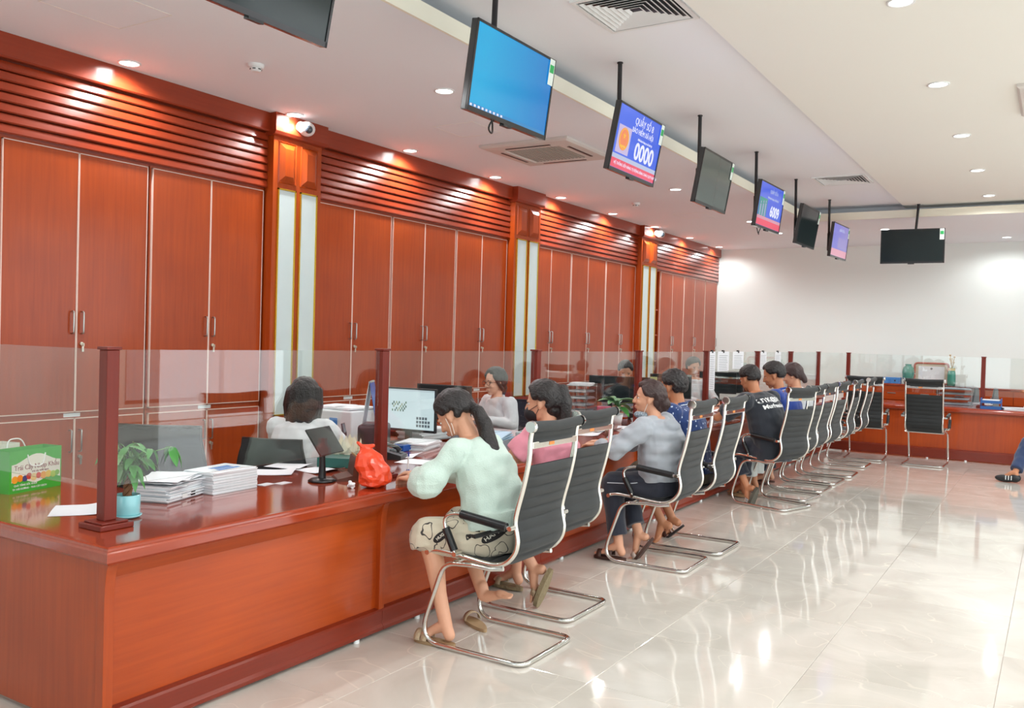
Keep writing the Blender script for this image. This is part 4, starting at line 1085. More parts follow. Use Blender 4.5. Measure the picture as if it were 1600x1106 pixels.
def puff(b, g):
    for s in 'LR':
        sh, el, wr = g.P('sh' + s), g.P('el' + s), g.P('wr' + s)
        d = (el - sh).normalized(); m1 = sh.lerp(el, 0.5)
        cap(b, m1, el + d * 0.0, 0.066, 0.084); cap(b, el, el.lerp(wr, 0.35), 0.086, 0.076)
        cap(b, el.lerp(wr, 0.35), el.lerp(wr, 0.5), 0.070, 0.034)
    # peplum flare
    sp = g.spine(0.03, 0.0, 0)
    loft(b, [(sp[1][0] + V((0, 0, 0.02)), sp[1][1] * 1.03, sp[1][2] * 1.03), (sp[1][0] + V((0, 0, 0.11)), sp[1][1] * 0.93, sp[1][2] * 0.93)])
g.shirt(m_mint, 'blouse', e=0.022, sleeve=0.55, r0=0.072, r1=0.064, bottom=0.0, hem=0.075, loose=0.02, extra=puff, nz=(0.016, 13), voxel=0.006)
g.bottoms = g.trousers(m_print, 'shorts', length=1.12, r=(0.118, 0.092, 0.095), nz=(0.008, 12), top=0.05)
def pony1(b, c, f, l, u, M):
    b.ball(c - f * 0.075 + u * 0.005, (0.04, 0.045, 0.045), 12, M)
    pts = [c - f * 0.10, c + V((0.150, 0, 0.035)), c + V((0.19, 0, -0.03)), c + V((0.215, 0, -0.10)), c + V((0.25, -0.012, -0.155)), c + V((0.265, 0.012, -0.20)), c + V((0.245, -0.015, -0.235)), c + V((0.205, 0, -0.25))]
    chain(b, pts, [0.028, 0.034, 0.040, 0.042, 0.038, 0.034, 0.026, 0.010])
    for k in (-1, 1):
        p2 = [p + l * k * (0.012 + 0.01 * i) for i, p in enumerate(pts[2:])]; chain(b, p2, [0.02, 0.026, 0.026, 0.022, 0.016, 0.008])
g.haircap(extra=pony1, m=m_hair, side=0.04, back=0.2, nz=(0.006, 34, (1, 1, 0.35)))
c = g.hc - g.hf * 0.122 + g.hu * 0.002
B().tube([c + g.hl * 0.03 * math.cos(a * math.pi / 6) + g.hu * 0.03 * math.sin(a * math.pi / 6) for a in range(12)], 0.006, 6, closed=True).build('hair_tie', mat('grey_tie', srgb(150, 140, 140), 0.6), g.root)
m_strapw = mat('mask_strap', srgb(240, 232, 224), 0.7)
for q in (0.0, 0.018):
    B().tube([g.hc + g.hl * 0.079 - g.hf * (0.0 - q) - g.hu * 0.0, g.hc + g.hl * 0.074 + g.hf * (0.008 + q) - g.hu * 0.05, g.hc + g.hl * 0.058 + g.hf * (0.03 + q) - g.hu * 0.09], 0.0018, 5).build('mask_strap', m_strapw, g.root)
B().ball(g.hc + g.hf * 0.06 - g.hu * 0.115, (0.05, 0.045, 0.035), 14, Matrix((g.hf, g.hl, g.hu)).transposed()).build('face_mask', mat('grey_mask', srgb(120, 124, 130), 0.8), g.root)
m_sand = mat('beige_sandal_sole', srgb(168, 140, 104), 0.6); m_sandst = mat('woven_sandal_strap', srgb(186, 164, 134), 0.7, bump=0.6, bump_scale=120)
sandal(g, 'L', m_sand, m_sandst, straps=(0.11, 0.15))
# small black ovals with lettering printed on the shorts
m_inkb = mat('print_black', srgb(34, 30, 30), 0.8)
m_inkw = mat('print_white', srgb(224, 220, 206), 0.8)
mint = g
# the sandal she has slipped off lies by itself
sl = thing('slipped_sandal', 'empty beige sandal lying on the tiles beneath the nearest chair', 'sandal', (-2.68, 4.02, 0))
class _S: pass
q = _S(); q.root = sl
sandal(q, 'L', m_sand, m_sandst, straps=(0.12,), loc=V((0.07, -0.045, 0.082 + 0.018)), td=V((-0.84, 0.5, 0)), up=V((0, 0, 1)))

# --- customer 2: pink tee, high black ponytail, black mask
m_pink = cloth('pink_cotton', srgb(236, 150, 168))
g = Fig('woman in a pink tee with a black face mask and a high black ponytail', 'person', (-2.53, 4.60, 0), 180,
        dict(neck=(0.05, 0.0, 1.075), head=(0.095, 0.0, 1.195), shL=(0.05, 0.165, 1.02), shR=(0.04, -0.165, 1.02), elL=(0.20, 0.24, 0.835), elR=(0.24, -0.2, 0.835), wrL=(0.42, 0.05, 0.82), wrR=(0.45, -0.05, 0.82), knL=(0.30, 0.12, 0.54), knR=(0.32, -0.12, 0.54),
             anL=(0.06, 0.10, 0.22), toL=(0.35, 0.10, -1), upL=(1, 0, 0.35), anR=(0.32, -0.12, 0.11), hcurl=0.9), look=(14, -8, 0))
g.body(); g.face()
g.shirt(m_pink, 'tee_shirt', sleeve=0.62, r0=0.07, r1=0.07, bottom=0.0, hem=0.03, loose=0.0, voxel=0.007)
g.trousers(cloth('brown_trousers', srgb(92, 76, 64)), length=1.7)
def pony2(b, c, f, l, u, M):
    p0 = c - f * 0.085 + u * 0.075
    b.ball(p0, (0.04, 0.04, 0.04), 12)
    chain(b, [p0, p0 - f * 0.045 - u * 0.01, p0 - f * 0.065 - V((0, 0, 0.09)), p0 - f * 0.06 - V((0, 0, 0.2)), p0 - f * 0.045 - V((0, 0, 0.30))], [0.026, 0.036, 0.043, 0.040, 0.018])
    b.ball(c - f * 0.06 - u * 0.045, (0.05, 0.06, 0.05), 14, M)
g.haircap(extra=pony2, side=0.04, back=0.2, nz=(0.005, 34, (1, 1, 0.3)))
c = g.hc - g.hf * 0.098 + g.hu * 0.078
B().tube([c + g.hl * 0.034 * math.cos(a * math.pi / 6) + (g.hu * 0.9 + g.hf * 0.3) * 0.034 * math.sin(a * math.pi / 6) for a in range(12)], 0.010, 6, closed=True).build('hair_tie', mat('pale_scrunchie', srgb(150, 150, 158), 0.7), g.root)
m_bmask = mat('black_mask', srgb(30, 26, 30), 0.7)
M3 = Matrix((g.hf, g.hl, g.hu)).transposed()
B().ball(g.hc + g.hf * 0.062 - g.hu * 0.058, (0.058, 0.062, 0.052), 18, M3).build('face_mask', m_bmask, g.root)
for k in (-1, 1): B().tube([g.hc + g.hf * 0.07 + g.hl * k * 0.055 - g.hu * 0.035, g.hc + g.hf * 0.0 + g.hl * k * 0.082 - g.hu * 0.004], 0.0022, 5).tube([g.hc + g.hf * 0.05 + g.hl * k * 0.055 - g.hu * 0.085, g.hc - g.hf * 0.004 + g.hl * k * 0.082 - g.hu * 0.02], 0.0022, 5).build('mask_strap', m_bmask, g.root)
m_sole = mat('olive_rubber_sole', srgb(142, 126, 96), 0.8, bump=1.0, bump_scale=45)
sandal(g, 'L', m_sole, m_sandst, straps=(0.11,), sole_t=0.026, width=0.05)
sandal(g, 'R', m_sole, m_sandst, straps=(0.11,), sole_t=0.022, width=0.046)

# --- customer 3: grey hoodie, mask under the chin, dark trousers with pale piping
m_hood = cloth('pale_grey_jersey', srgb(168, 174, 182), bump=0.2)
m_navy = cloth('dark_navy_cloth', srgb(34, 38, 52))
g = Fig('woman in a pale grey hoodie, patterned mask pulled below her chin', 'person', (-2.40, 5.98, 0), 180,
        dict(neck=(0.075, 0.0, 1.035), head=(0.13, 0.0, 1.165), shL=(0.08, 0.17, 0.97), shR=(0.06, -0.17, 0.975), elL=(0.27, 0.27, 0.80), elR=(0.34, -0.22, 0.81), wrL=(0.50, 0.08, 0.805), wrR=(0.54, -0.1, 0.81),
             knL=(0.33, 0.15, 0.55), knR=(0.36, -0.10, 0.55), anL=(0.25, 0.17, 0.105), anR=(0.16, 0.02, 0.17), toR=(0.55, 0.1, -0.8), upR=(0.8, 0, 0.6), bulk=1.05), look=(26, 2, 0))
g.body(); g.face()
def hood(b, g):
    n = g.P('neck')
    pts = [n + g.F * (0.075 * math.cos(a) - 0.03) + g.L * 0.095 * math.sin(a) + V((0, 0, -0.012 - 0.03 * (1 - math.cos(a)) * 0.5)) for a in [math.pi * 2 * k / 14 for k in range(14)]]
    for i in range(14): cap(b, pts[i], pts[(i + 1) % 14], 0.026, 0.026, (True, False), 10)
    M = Matrix((g.F, g.L, V((0, 0, 1)))).transposed()
    b.ball(n - g.F * 0.125 + V((0, 0, -0.07)), (0.065, 0.115, 0.075), 16, M); b.ball(n - g.F * 0.15 + V((0, 0, -0.125)), (0.045, 0.07, 0.05), 16, M)
g.shirt(m_hood, 'hooded_jacket', e=0.026, sleeve=1.85, r0=0.078, r1=0.066, cuff=0.046, bottom=0.02, hem=0.03, loose=0.02, extra=hood, nz=(0.022, 11, (1, 1, 1.6)), voxel=0.0065)
g.trousers(m_navy, length=1.82, r=(0.11, 0.08, 0.07), nz=(0.01, 12))
pp = [g.P('hipL', 0.02, 0.095, 0.045), g.P('hipL').lerp(g.P('knL'), 0.5) + g.L * 0.094 + V((0, 0, 0.02)), g.P('knL', 0, 0.078, 0.01)]
B().tube(pp, 0.004, 6).build('piping', mat('white_piping', srgb(180, 184, 192), 0.7), g.root)
def bun(b, c, f, l, u, M):
    b.ball(c - f * 0.115 - u * 0.03, (0.045, 0.058, 0.058), 14, M); b.ball(c - f * 0.075 - u * 0.055, (0.05, 0.058, 0.045), 14, M)
g.haircap(extra=bun, m=m_hairb, side=0.0, front=-0.02, nz=(0.006, 34), thick=0.012)
def pattern_mask():
    m = mat('patterned_mask', srgb(166, 184, 196), 0.8); nt = m.node_tree; b = nt.nodes['Principled BSDF']
    v = nt.nodes.new('ShaderNodeTexVoronoi'); v.inputs['Scale'].default_value = 80; tc = nt.nodes.new('ShaderNodeTexCoord'); nt.links.new(tc.outputs['Object'], v.inputs['Vector'])
    mx = nt.nodes.new('ShaderNodeMix'); mx.data_type = 'RGBA'; mx.inputs[6].default_value = srgb(60, 78, 100); mx.inputs[7].default_value = srgb(190, 204, 212); nt.links.new(v.outputs['Distance'], mx.inputs[0]); nt.links.new(mx.outputs[2], b.inputs['Base Color']); return m
M3 = Matrix((g.hf, g.hl, g.hu)).transposed()
B().ball(g.hc + g.hf * 0.040 - g.hu * 0.118, (0.058, 0.056, 0.030), 18, M3).build('face_mask', pattern_mask(), g.root)
for k in (-1, 1): B().tube([g.hc + g.hf * 0.03 + g.hl * k * 0.055 - g.hu * 0.105, g.hc - g.hf * 0.002 + g.hl * k * 0.083 - g.hu * 0.0], 0.0022, 5).build('mask_strap', m_strapw, g.root)
m_bsand = mat('brown_sandal', srgb(74, 48, 40), 0.6)
m_band = mat('pale_sandal_band', srgb(196, 180, 170), 0.6)
sandal(g, 'L', m_bsand, m_bsand, straps=(0.06, 0.14)); sandal(g, 'R', m_bsand, m_band, straps=(0.13,))

# --- customer 4: navy polo with small white leaves, khaki trousers rolled
def leaf_print():
    m = cloth('leaf_print_cotton', srgb(28, 56, 112)); nt = m.node_tree; b = nt.nodes['Principled BSDF']
    v = nt.nodes.new('ShaderNodeTexVoronoi'); v.inputs['Scale'].default_value = 30; tc = nt.nodes.new('ShaderNodeTexCoord'); mp = nt.nodes.new('ShaderNodeMapping'); mp.inputs['Scale'].default_value = (1.5, 1, 0.8); mp.inputs['Rotation'].default_value = (0.5, 0.6, 0.2)
    nt.links.new(tc.outputs['Object'], mp.inputs[0]); nt.links.new(mp.outputs[0], v.inputs['Vector'])
    lt = nt.nodes.new('ShaderNodeMath'); lt.operation = 'LESS_THAN'; lt.inputs[1].default_value = 0.2; nt.links.new(v.outputs['Distance'], lt.inputs[0])
    mx = nt.nodes.new('ShaderNodeMix'); mx.data_type = 'RGBA'; mx.inputs[6].default_value = srgb(28, 56, 112); mx.inputs[7].default_value = srgb(196, 210, 230); nt.links.new(lt.outputs[0], mx.inputs[0]); nt.links.new(mx.outputs[2], b.inputs['Base Color']); return m
m_leafp = leaf_print()
g = Fig('man in a navy polo shirt printed with small white leaves, short black hair', 'person', (-2.42, 6.66, 0), 180,
        dict(neck=(0.145, 0.0, 1.09), head=(0.195, 0.0, 1.225), shL=(0.12, 0.19, 1.03), shR=(0.12, -0.19, 1.03), elL=(0.22, 0.27, 0.78), elR=(0.40, -0.24, 0.83), wrL=(0.46, 0.10, 0.81), wrR=(0.55, -0.05, 0.82),
             anL=(0.20, 0.10, 0.15), anR=(0.20, -0.10, 0.15), toL=(0.6, 0.15, -0.7), toR=(0.7, -0.1, -0.6), upL=(0.7, 0, 0.6), upR=(0.7, 0, 0.6), bulk=1.06), fem=False, skin=m_skin2, look=(-6, -8, 0))
g.body(); g.face()
def collar(b, g):
    n = g.P('neck')
    for k in range(12):
        a = 2 * math.pi * k / 12; a2 = 2 * math.pi * (k + 1) / 12
        q = lambda t: n + g.F * (0.066 * math.cos(t) - 0.008) + g.L * 0.07 * math.sin(t) + V((0, 0, -0.006 - 0.022 * math.cos(t)))
        cap(b, q(a), q(a2), 0.014, 0.014, (True, False), 8)
g.shirt(m_leafp, 'polo_shirt', e=0.022, sleeve=0.75, r0=0.078, r1=0.074, bottom=0.0, hem=0.0, loose=0.0, extra=collar)
n = g.P('neck'); B().tube([n + g.F * (0.082 * math.cos(t) - 0.008) + g.L * 0.087 * math.sin(t) + V((0, 0, -0.016 - 0.022 * math.cos(t))) for t in [2 * math.pi * k / 16 for k in range(16)]], 0.004, 6, closed=True).build('collar_stripe', mat('collar_white', srgb(210, 216, 226), 0.7), g.root)
g.trousers(cloth('khaki_cloth', srgb(110, 96, 74)), length=1.6, r=(0.11, 0.085, 0.075))
g.haircap(side=0.0, back=0.05, nz=(0.005, 50), thick=0.012)
sandal(g, 'R', mat('dark_slide', srgb(48, 42, 42), 0.6), m_bsand, straps=(0.12,))

# --- customer 5: black tee with white lettering on the back
m_btee = cloth('charcoal_cotton', srgb(34, 40, 50))
g = Fig('man in a black tee with white lettering across the back, leaning over the counter', 'person', (-2.37, 8.76, 0), 164,
        dict(neck=(0.225, 0.0, 1.10), head=(0.30, 0.0, 1.235), shL=(0.19, 0.215, 1.02), shR=(0.17, -0.20, 1.03), elL=(0.46, 0.30, 0.84), elR=(0.46, -0.28, 0.84), wrL=(0.64, 0.08, 0.82), wrR=(0.66, -0.10, 0.82),
             anL=(0.20, 0.12, 0.15), anR=(0.42, -0.14, 0.11), toL=(0.30, 0.15, -1), upL=(1, 0, 0.3), bulk=1.17), fem=False, skin=m_skin2, look=(-6, -22, 0))
g.body(0.007); g.face()
g.top = g.shirt(m_btee, 'tee_shirt', e=0.022, sleeve=0.78, r0=0.082, r1=0.078, bottom=0.06, loose=0.02, voxel=0.008)
g.trousers(m_navy, 'shorts', length=1.7, r=(0.115, 0.085, 0.085), voxel=0.008)
g.haircap(side=0.02, back=0.08, nz=(0.004, 50), thick=0.006)
m_slide = mat('charcoal_slide', srgb(86, 82, 72), 0.7)
so = sandal(g, 'L', m_slide, mat('slide_strap', srgb(30, 32, 38), 0.6), straps=(0.10,), sole_t=0.028, width=0.052)
t = g.D(g.J['toL']); u = g.D(g.J['upL']); u = (u - t * u.dot(t)).normalized(); l = u.cross(t); bs = g.P('anL') - u * 0.082
for k in range(3):
    B().tube([bs + t * (0.088 + 0.012 * k) + l * (0.0565 * math.cos(q)) + u * (0.002 + 0.0595 * math.sin(q)) for q in [0.0, 0.35, 0.7, 1.05]], 0.003, 5).build('white_stripe', m_white, so)
tan_sl = sandal(g, 'R', mat('tan_slide', srgb(190, 160, 120), 0.6), m_slide, straps=(0.11,))
# lettering follows the slope of his back
from mathutils.bvhtree import BVHTree
def drape(o, target, d, back=0.3, lift=0.0015):
    """lay a flat printed mesh onto a garment: every vertex is dropped along d onto its surface"""
    me = target.data; tree = BVHTree.FromPolygons([v.co.copy() for v in me.vertices], [tuple(p.vertices) for p in me.polygons])
    for v in o.data.vertices:
        h = tree.ray_cast(v.co - d * back, d)
        if h[0] is not None: v.co = h[0] - d * lift
def back_text(g, body, size, dz, df, m, mw=1.0):
    p, n = g.P('pel'), g.P('neck'); ax = (n - p).normalized(); out = (-g.F * ax.z + V((0, 0, g.F.dot(ax)))).normalized()
    xdir = -g.L; xdir = (g.L * -1)
    if ax.cross(out).dot(xdir) < 0: pass
    xd = ax.cross(out).normalized(); 
    c = p + ax * dz + out * df
    M = Matrix(((xd.x, ax.x, out.x, c.x), (xd.y, ax.y, out.y, c.y), (xd.z, ax.z, out.z, c.z), (0, 0, 0, 1)))
    o = text(body, size, m, g.root, M, 'lettering', depth=0, width=mw, bold=0.0025); drape(o, g.top, -out); return o
back_text(g, 'UTK@SHOP', 0.066, 0.455, 0.178, m_white)
back_text(g, 'Murfreesboro', 0.058, 0.385, 0.181, m_white)
dark = g

# black ovals with lettering on the first customer's shorts
for (ox, oz, txt, sz) in ((0.075, 0.60, 'HAPPY', 0.026), (-0.19, 0.565, 'HUG', 0.02)):
    rot = Matrix.Rotation(-0.75, 4, 'Y'); base_ = Matrix.Translation((ox, -0.4, oz)) @ rot @ Matrix.Rotation(math.pi / 2, 4, 'X')
    ov = B(); vs = [(0, 0, 0)]; fs = []
    for r_ in range(1, 5):
        for k in range(24): vs.append((0.06 * sz / 0.026 * r_ / 4 * math.cos(k * math.pi / 12), 0.027 * sz / 0.026 * r_ / 4 * math.sin(k * math.pi / 12), 0))
    for k in range(24): fs.append((0, 1 + k, 1 + (k + 1) % 24))
    for r_ in range(3):
        for k in range(24): fs.append((1 + r_ * 24 + k, 1 + r_ * 24 + 24 + k, 1 + r_ * 24 + 24 + (k + 1) % 24, 1 + r_ * 24 + (k + 1) % 24))
    ov.add(vs, fs, True); ov.xf(base_); o = ov.build('printed_oval', m_inkb, mint.root); drape(o, mint.bottoms, V((0, 1, 0)), 0.3, 0.0015)
    o2 = text(txt, sz, m_inkw, mint.root, base_, 'lettering', depth=0, width=1.1, bold=0.0006); drape(o2, mint.bottoms, V((0, 1, 0)), 0.3, 0.003)

# --- customer 6: plain blue polo, face in profile
m_blue = cloth('plain_blue_cotton', srgb(36, 66, 150))
g = Fig('man in a plain blue polo looking down in profile, head beyond the lettered tee', 'person', (-2.36, 9.36, 0), 180,
        dict(neck=(0.13, 0.0, 1.12), head=(0.20, 0.0, 1.26), shL=(0.11, 0.19, 1.05), shR=(0.11, -0.19, 1.05), elL=(0.36, 0.26, 0.84), elR=(0.36, -0.24, 0.84), wrL=(0.56, 0.05, 0.82), wrR=(0.56, -0.1, 0.82), bulk=1.1), sc=1.06, fem=False, skin=m_skin2, look=(16, -20, 0))
g.body(0.008); g.face()
g.shirt(m_blue, 'polo_shirt', e=0.02, sleeve=0.75, r0=0.078, r1=0.072, bottom=0.05, extra=collar, voxel=0.009)
n = g.P('neck'); B().tube([n + g.F * (0.082 * math.cos(t) - 0.008) + g.L * 0.087 * math.sin(t) + V((0, 0, -0.016 - 0.022 * math.cos(t))) for t in [2 * math.pi * k / 16 for k in range(16)]], 0.004, 6, closed=True).build('collar_stripe', mat('collar_white', srgb(210, 216, 226), 0.7), g.root)
g.trousers(cloth('pale_linen', srgb(200, 202, 198)), length=1.8, r=(0.12, 0.10, 0.11), voxel=0.009)
g.haircap(side=0.02, back=0.08, front=0.0, nz=(0.004, 50), vox=0.008)
sandal(g, 'L', m_sand, m_bsand, straps=(0.11,)); sandal(g, 'R', m_sand, m_bsand, straps=(0.11,))

# --- customer 7: white top, dark hair
g = Fig('woman in a white top seated beyond the man in plain blue polo', 'person', (-2.38, 10.05, 0), 180,
        dict(neck=(0.11, 0.0, 1.11), head=(0.16, 0.0, 1.25), shL=(0.10, 0.16, 1.05), shR=(0.10, -0.16, 1.05), elL=(0.34, 0.23, 0.84), elR=(0.34, -0.22, 0.84), wrL=(0.54, 0.05, 0.82), wrR=(0.54, -0.1, 0.82)), look=(6, -20, 0))
g.body(0.008); g.face()
g.shirt(cloth('white_cotton', srgb(228, 230, 232)), 'blouse', sleeve=0.7, voxel=0.009)
g.trousers(m_navy, length=1.85, voxel=0.009)
def low(b, c, f, l, u, M): chain(b, [c - f * 0.06 + u * 0.0, c - f * 0.10 - u * 0.05, c - f * 0.11 - u * 0.10], [0.05, 0.045, 0.03])
g.haircap(extra=low, m=m_hairb, side=-0.25, vox=0.008)
sandal(g, 'L', m_bsand, m_bsand, straps=(0.11,)); sandal(g, 'R', m_bsand, m_bsand, straps=(0.11,))

# --- clerk with the bob, seen from behind
m_wshirt = cloth('white_shirt_cotton', srgb(226, 226, 230), bump=0.1)
g = Fig('clerk with a straight black bob and white shirt, seen from behind', 'person', (-4.28, 4.25, 0), 112,
        dict(neck=(0.05, 0.0, 1.00), head=(0.09, 0.0, 1.135), shL=(0.04, 0.18, 0.935), shR=(0.04, -0.18, 0.935), elL=(0.22, 0.23, 0.79), elR=(0.24, -0.22, 0.79), wrL=(0.44, 0.12, 0.815), wrR=(0.46, -0.1, 0.815), pel=(0, 0, 0.5), hipL=(0.01, 0.095, 0.49), hipR=(0.01, -0.095, 0.49), knL=(0.42, 0.12, 0.49), knR=(0.42, -0.12, 0.49)), look=(0, -6, 0))
g.body(0.007); g.face()
g.shirt(m_wshirt, 'shirt', e=0.02, sleeve=1.9, r0=0.07, r1=0.058, cuff=0.04, extra=collar)
g.trousers(m_navy, length=1.9)
def bob(b, c, f, l, u, M):
    b.ball(c + u * 0.030 - f * 0.018, (0.112, 0.105, 0.108), 22, M)
    for k in range(22):
        a = math.radians(62 + 236 * k / 21); d = f * math.cos(a) * 0.082 + l * math.sin(a) * 0.092
        chain(b, [c - f * 0.015 + d + u * 0.05, c - f * 0.02 + d * 1.12 - u * 0.05, c - f * 0.02 + d * 1.10 - u * (0.15 + 0.012 * math.sin(k * 2.3))], [0.030, 0.030, 0.018], 8)
g.haircap(extra=bob, side=-0.1, nz=(0.006, 40, (1, 1, 0.12)))

# --- clerk with round glasses
g = Fig('clerk with round glasses, tied dark hair and a white collared shirt', 'person', (-4.62, 7.28, 0), 250,
        dict(neck=(0.06, 0.0, 1.0), head=(0.085, 0.0, 1.145), shL=(0.03, 0.175, 0.945), shR=(0.03, -0.175, 0.945), elL=(0.06, 0.26, 0.76), elR=(0.08, -0.25, 0.76), wrL=(0.30, 0.08, 0.80), wrR=(0.30, -0.10, 0.80), pel=(0, 0, 0.5), hipL=(0.01, 0.095, 0.49), hipR=(0.01, -0.095, 0.49), knL=(0.42, 0.12, 0.49), knR=(0.42, -0.12, 0.49)), sc=1.05, look=(0, -6, 0), skin=mat('skin_fair', srgb(228, 178, 152), 0.5))
g.body(0.006); g.face(); g.eyeglasses(mat('spectacle_frame', srgb(64, 40, 38), 0.3))
g.shirt(m_wshirt, 'shirt', e=0.022, sleeve=1.9, r0=0.074, r1=0.06, cuff=0.04, extra=collar)
g.trousers(m_navy, length=1.9)
def tied(b, c, f, l, u, M):
    chain(b, [c - f * 0.07 - u * 0.01, c - f * 0.10 - u * 0.07, c - f * 0.08 - u * 0.15], [0.05, 0.042, 0.02])
    for k in (-1, 1): chain(b, [c + f * 0.05 + l * k * 0.066 + u * 0.07, c + f * 0.02 + l * k * 0.082 + u * 0.0, c - f * 0.03 + l * k * 0.075 - u * 0.07], [0.02, 0.018, 0.02], 8)
g.haircap(extra=tied, m=m_hair, side=-0.15, front=0.05, nz=(0.004, 40))

# --- two more clerks glimpsed through the far screens
g = Fig('clerk with cropped dark hair glimpsed through the papered glass screen', 'person', (-4.3, 11.6, 0), 320,
        dict(neck=(0.05, 0, 1.10), head=(0.07, 0, 1.25)), fem=False, look=(0, -15, 0))
g.body(0.010); g.face(); g.shirt(m_wshirt, 'shirt', sleeve=1.9, cuff=0.04, voxel=0.011); g.trousers(m_navy, length=1.9, voxel=0.011); g.haircap(vox=0.009)
g = Fig('clerk in a pale shirt half hidden beyond the green plant', 'person', (-4.6, 10.1, 0), 300,
        dict(neck=(0.05, 0, 1.05), head=(0.08, 0, 1.2)), look=(0, -25, 0))
g.body(0.010); g.face(); g.shirt(cloth('pale_blue_shirt', srgb(190, 200, 214)), 'shirt', sleeve=1.9, cuff=0.04, voxel=0.011); g.trousers(m_navy, length=1.9, voxel=0.011); g.haircap(vox=0.009)

# --- customer at the frame edge by the back counter
g = Fig('customer at the frame edge in dark blue trousers, reaching towards the back counter', 'person', (0.10, 12.45, 0), 90,
        dict(neck=(0.44, 0.0, 0.99), head=(0.55, 0.0, 1.11), shL=(0.42, 0.18, 0.95), shR=(0.42, -0.18, 0.95), elL=(0.76, 0.32, 0.92), wrL=(1.02, 0.46, 1.05), hdL=(1, 0.35, 0.2), elR=(0.7, -0.25, 0.84), wrR=(1.0, -0.1, 0.85), knL=(0.16, 0.40, 0.47), anL=(-0.18, 0.52, 0.12), toL=(0.1, 1, -0.05), anR=(0.4, -0.14, 0.11)), fem=False, skin=m_skin2, look=(0, -10, 0))
g.body(0.009); g.face(); g.shirt(m_btee, 'jacket', sleeve=1.9, cuff=0.045, voxel=0.01); g.trousers(cloth('blue_denim', srgb(34, 54, 92)), length=1.9, r=(0.11, 0.085, 0.075), voxel=0.009); g.haircap(vox=0.009)
m_blackshoe = mat('black_shoe', srgb(26, 26, 30), 0.4)
for s in 'LR':
    t = g.D((g.J['to' + s][0], g.J['to' + s][1], 0)); a = g.P('an' + s); a.z = 0.105; l = V((0, 0, 1)).cross(t); M = Matrix((t, l, V((0, 0, 1)))).transposed(); b = B()
    b.ball(a + t * 0.0 - V((0, 0, 0.045)), (0.07, 0.047, 0.055), 14, M).ball(a + t * 0.10 - V((0, 0, 0.06)), (0.12, 0.052, 0.045), 14, M)
    sh = blob(b, 'shoe', m_blackshoe, g.root, 0.008, 2)
    q = B()
    for k in range(3): q.obox(a + t * (0.03 + 0.03 * k) + l * 0.046 - V((0, 0, 0.045)), (0.008, 0.012, 0.05), 0, M)
    q.build('side_stripe', m_white, sh)
# ------------------------------------------------------------------ staff side: desks and office chairs
def desk(x0, x1, y0, y1, lab):
    r = thing('staff_desk', lab, 'desk', (x0, y0, 0)); w_, d = x1 - x0, y1 - y0
    B().box(0, w_, 0, d, WT - 0.032, WT - 0.002).build('desktop', wood_topx, r, bevel=0.003)
    for x in (0.02, w_ - 0.045): B().box(x, x + 0.025, 0.03, d - 0.03, 0, WT - 0.032).build('side_panel', wood_v, r)
    B().box(0.045, w_ - 0.045, d / 2, d / 2 + 0.018, 0.25, WT - 0.032).build('modesty_panel', wood_x, r)
desk(-5.05, -3.87, 4.82, 5.55, 'red-brown staff desk beside the bobbed clerk carrying the lit monitor')
desk(-5.05, -3.87, 6.05, 6.72, 'red-brown staff desk in front of the clerk with round glasses')
desk(-5.15, -3.87, 8.75, 9.7, 'red-brown staff desk carrying the clear letter trays')
desk(-5.0, -3.87, 10.6, 11.2, 'red-brown staff desk beyond the green plant')
desk(-5.0, -3.87, 12.3, 13.0, 'red-brown staff desk behind the papered glass screen')
m_net = mat('chair_net', srgb(44, 46, 50), 0.7, bump=0.3, bump_scale=600)
def office_chair(x, y, rz, lab, hgt=0.93, wd=0.45):
    """local +x is the sitter's front"""
    r = thing('office_chair', lab, 'chair', (x, y, 0), rz)
    b = B()
    for k in range(5):
        a = 2 * math.pi * k / 5; b.tube([(0, 0, 0.11), (0.27 * math.cos(a), 0.27 * math.sin(a), 0.075)], [0.028, 0.018], 8)
        b.ball((0.28 * math.cos(a), 0.28 * math.sin(a), 0.03), 0.03, 10)
    b.build('star_base', m_black, r)
    B().cyl((0, 0, 0.1), (0, 0, 0.41), 0.025).build('gas_lift', m_steel, r)
    B().box(-0.22, 0.24, -0.24, 0.24, 0.41, 0.475).build('seat', m_net, r, bevel=0.025, seg=3)
    rows = []
    n = 9; m_ = 8; fr = []
    for i in range(n + 1):
        z = 0.50 + (hgt - 0.50) * i / n; xx = -0.25 - 0.05 * math.sin(math.pi * i / n * 0.8) - 0.04 * i / n
        wv = wd / 2 * (0.86 + 0.16 * math.sin(math.pi * min(1, i / n + 0.1)))
        rows.append([(xx - 0.05 * (1 - (2 * k / m_ - 1) ** 2), wv * (2 * k / m_ - 1), z) for k in range(m_ + 1)])
    vs = [p for q in rows for p in q]; off = len(vs); vs += [(p[0] - 0.012, p[1], p[2]) for p in vs]; fs = []
    for i in range(n):
        for k in range(m_):
            a = i * (m_ + 1) + k; fs += [(a, a + 1, a + m_ + 2, a + m_ + 1), (off + a, off + a + m_ + 1, off + a + m_ + 2, off + a + 1)]
    B().add(vs, fs, True).build('backrest', m_net, r)
    loop = [rows[i][0] for i in range(n + 1)] + rows[n][1:-1] + [rows[i][m_] for i in range(n, -1, -1)] + rows[0][1:-1][::-1]
    B().tube(loop, 0.012, 8, closed=True).build('back_frame', m_black, r)
    B().tube([(-0.1, 0, 0.40), (-0.27, 0, 0.42), (-0.31, 0, 0.62)], 0.018, 8).build('back_bracket', m_black, r)
    return r
office_chair(-4.2, 3.27, R_(120), 'dark mesh office chair standing empty behind the potted plant', 1.06, 0.52)
office_chair(-4.30, 4.22, R_(112), 'dark mesh office chair under the bobbed clerk', 0.9)
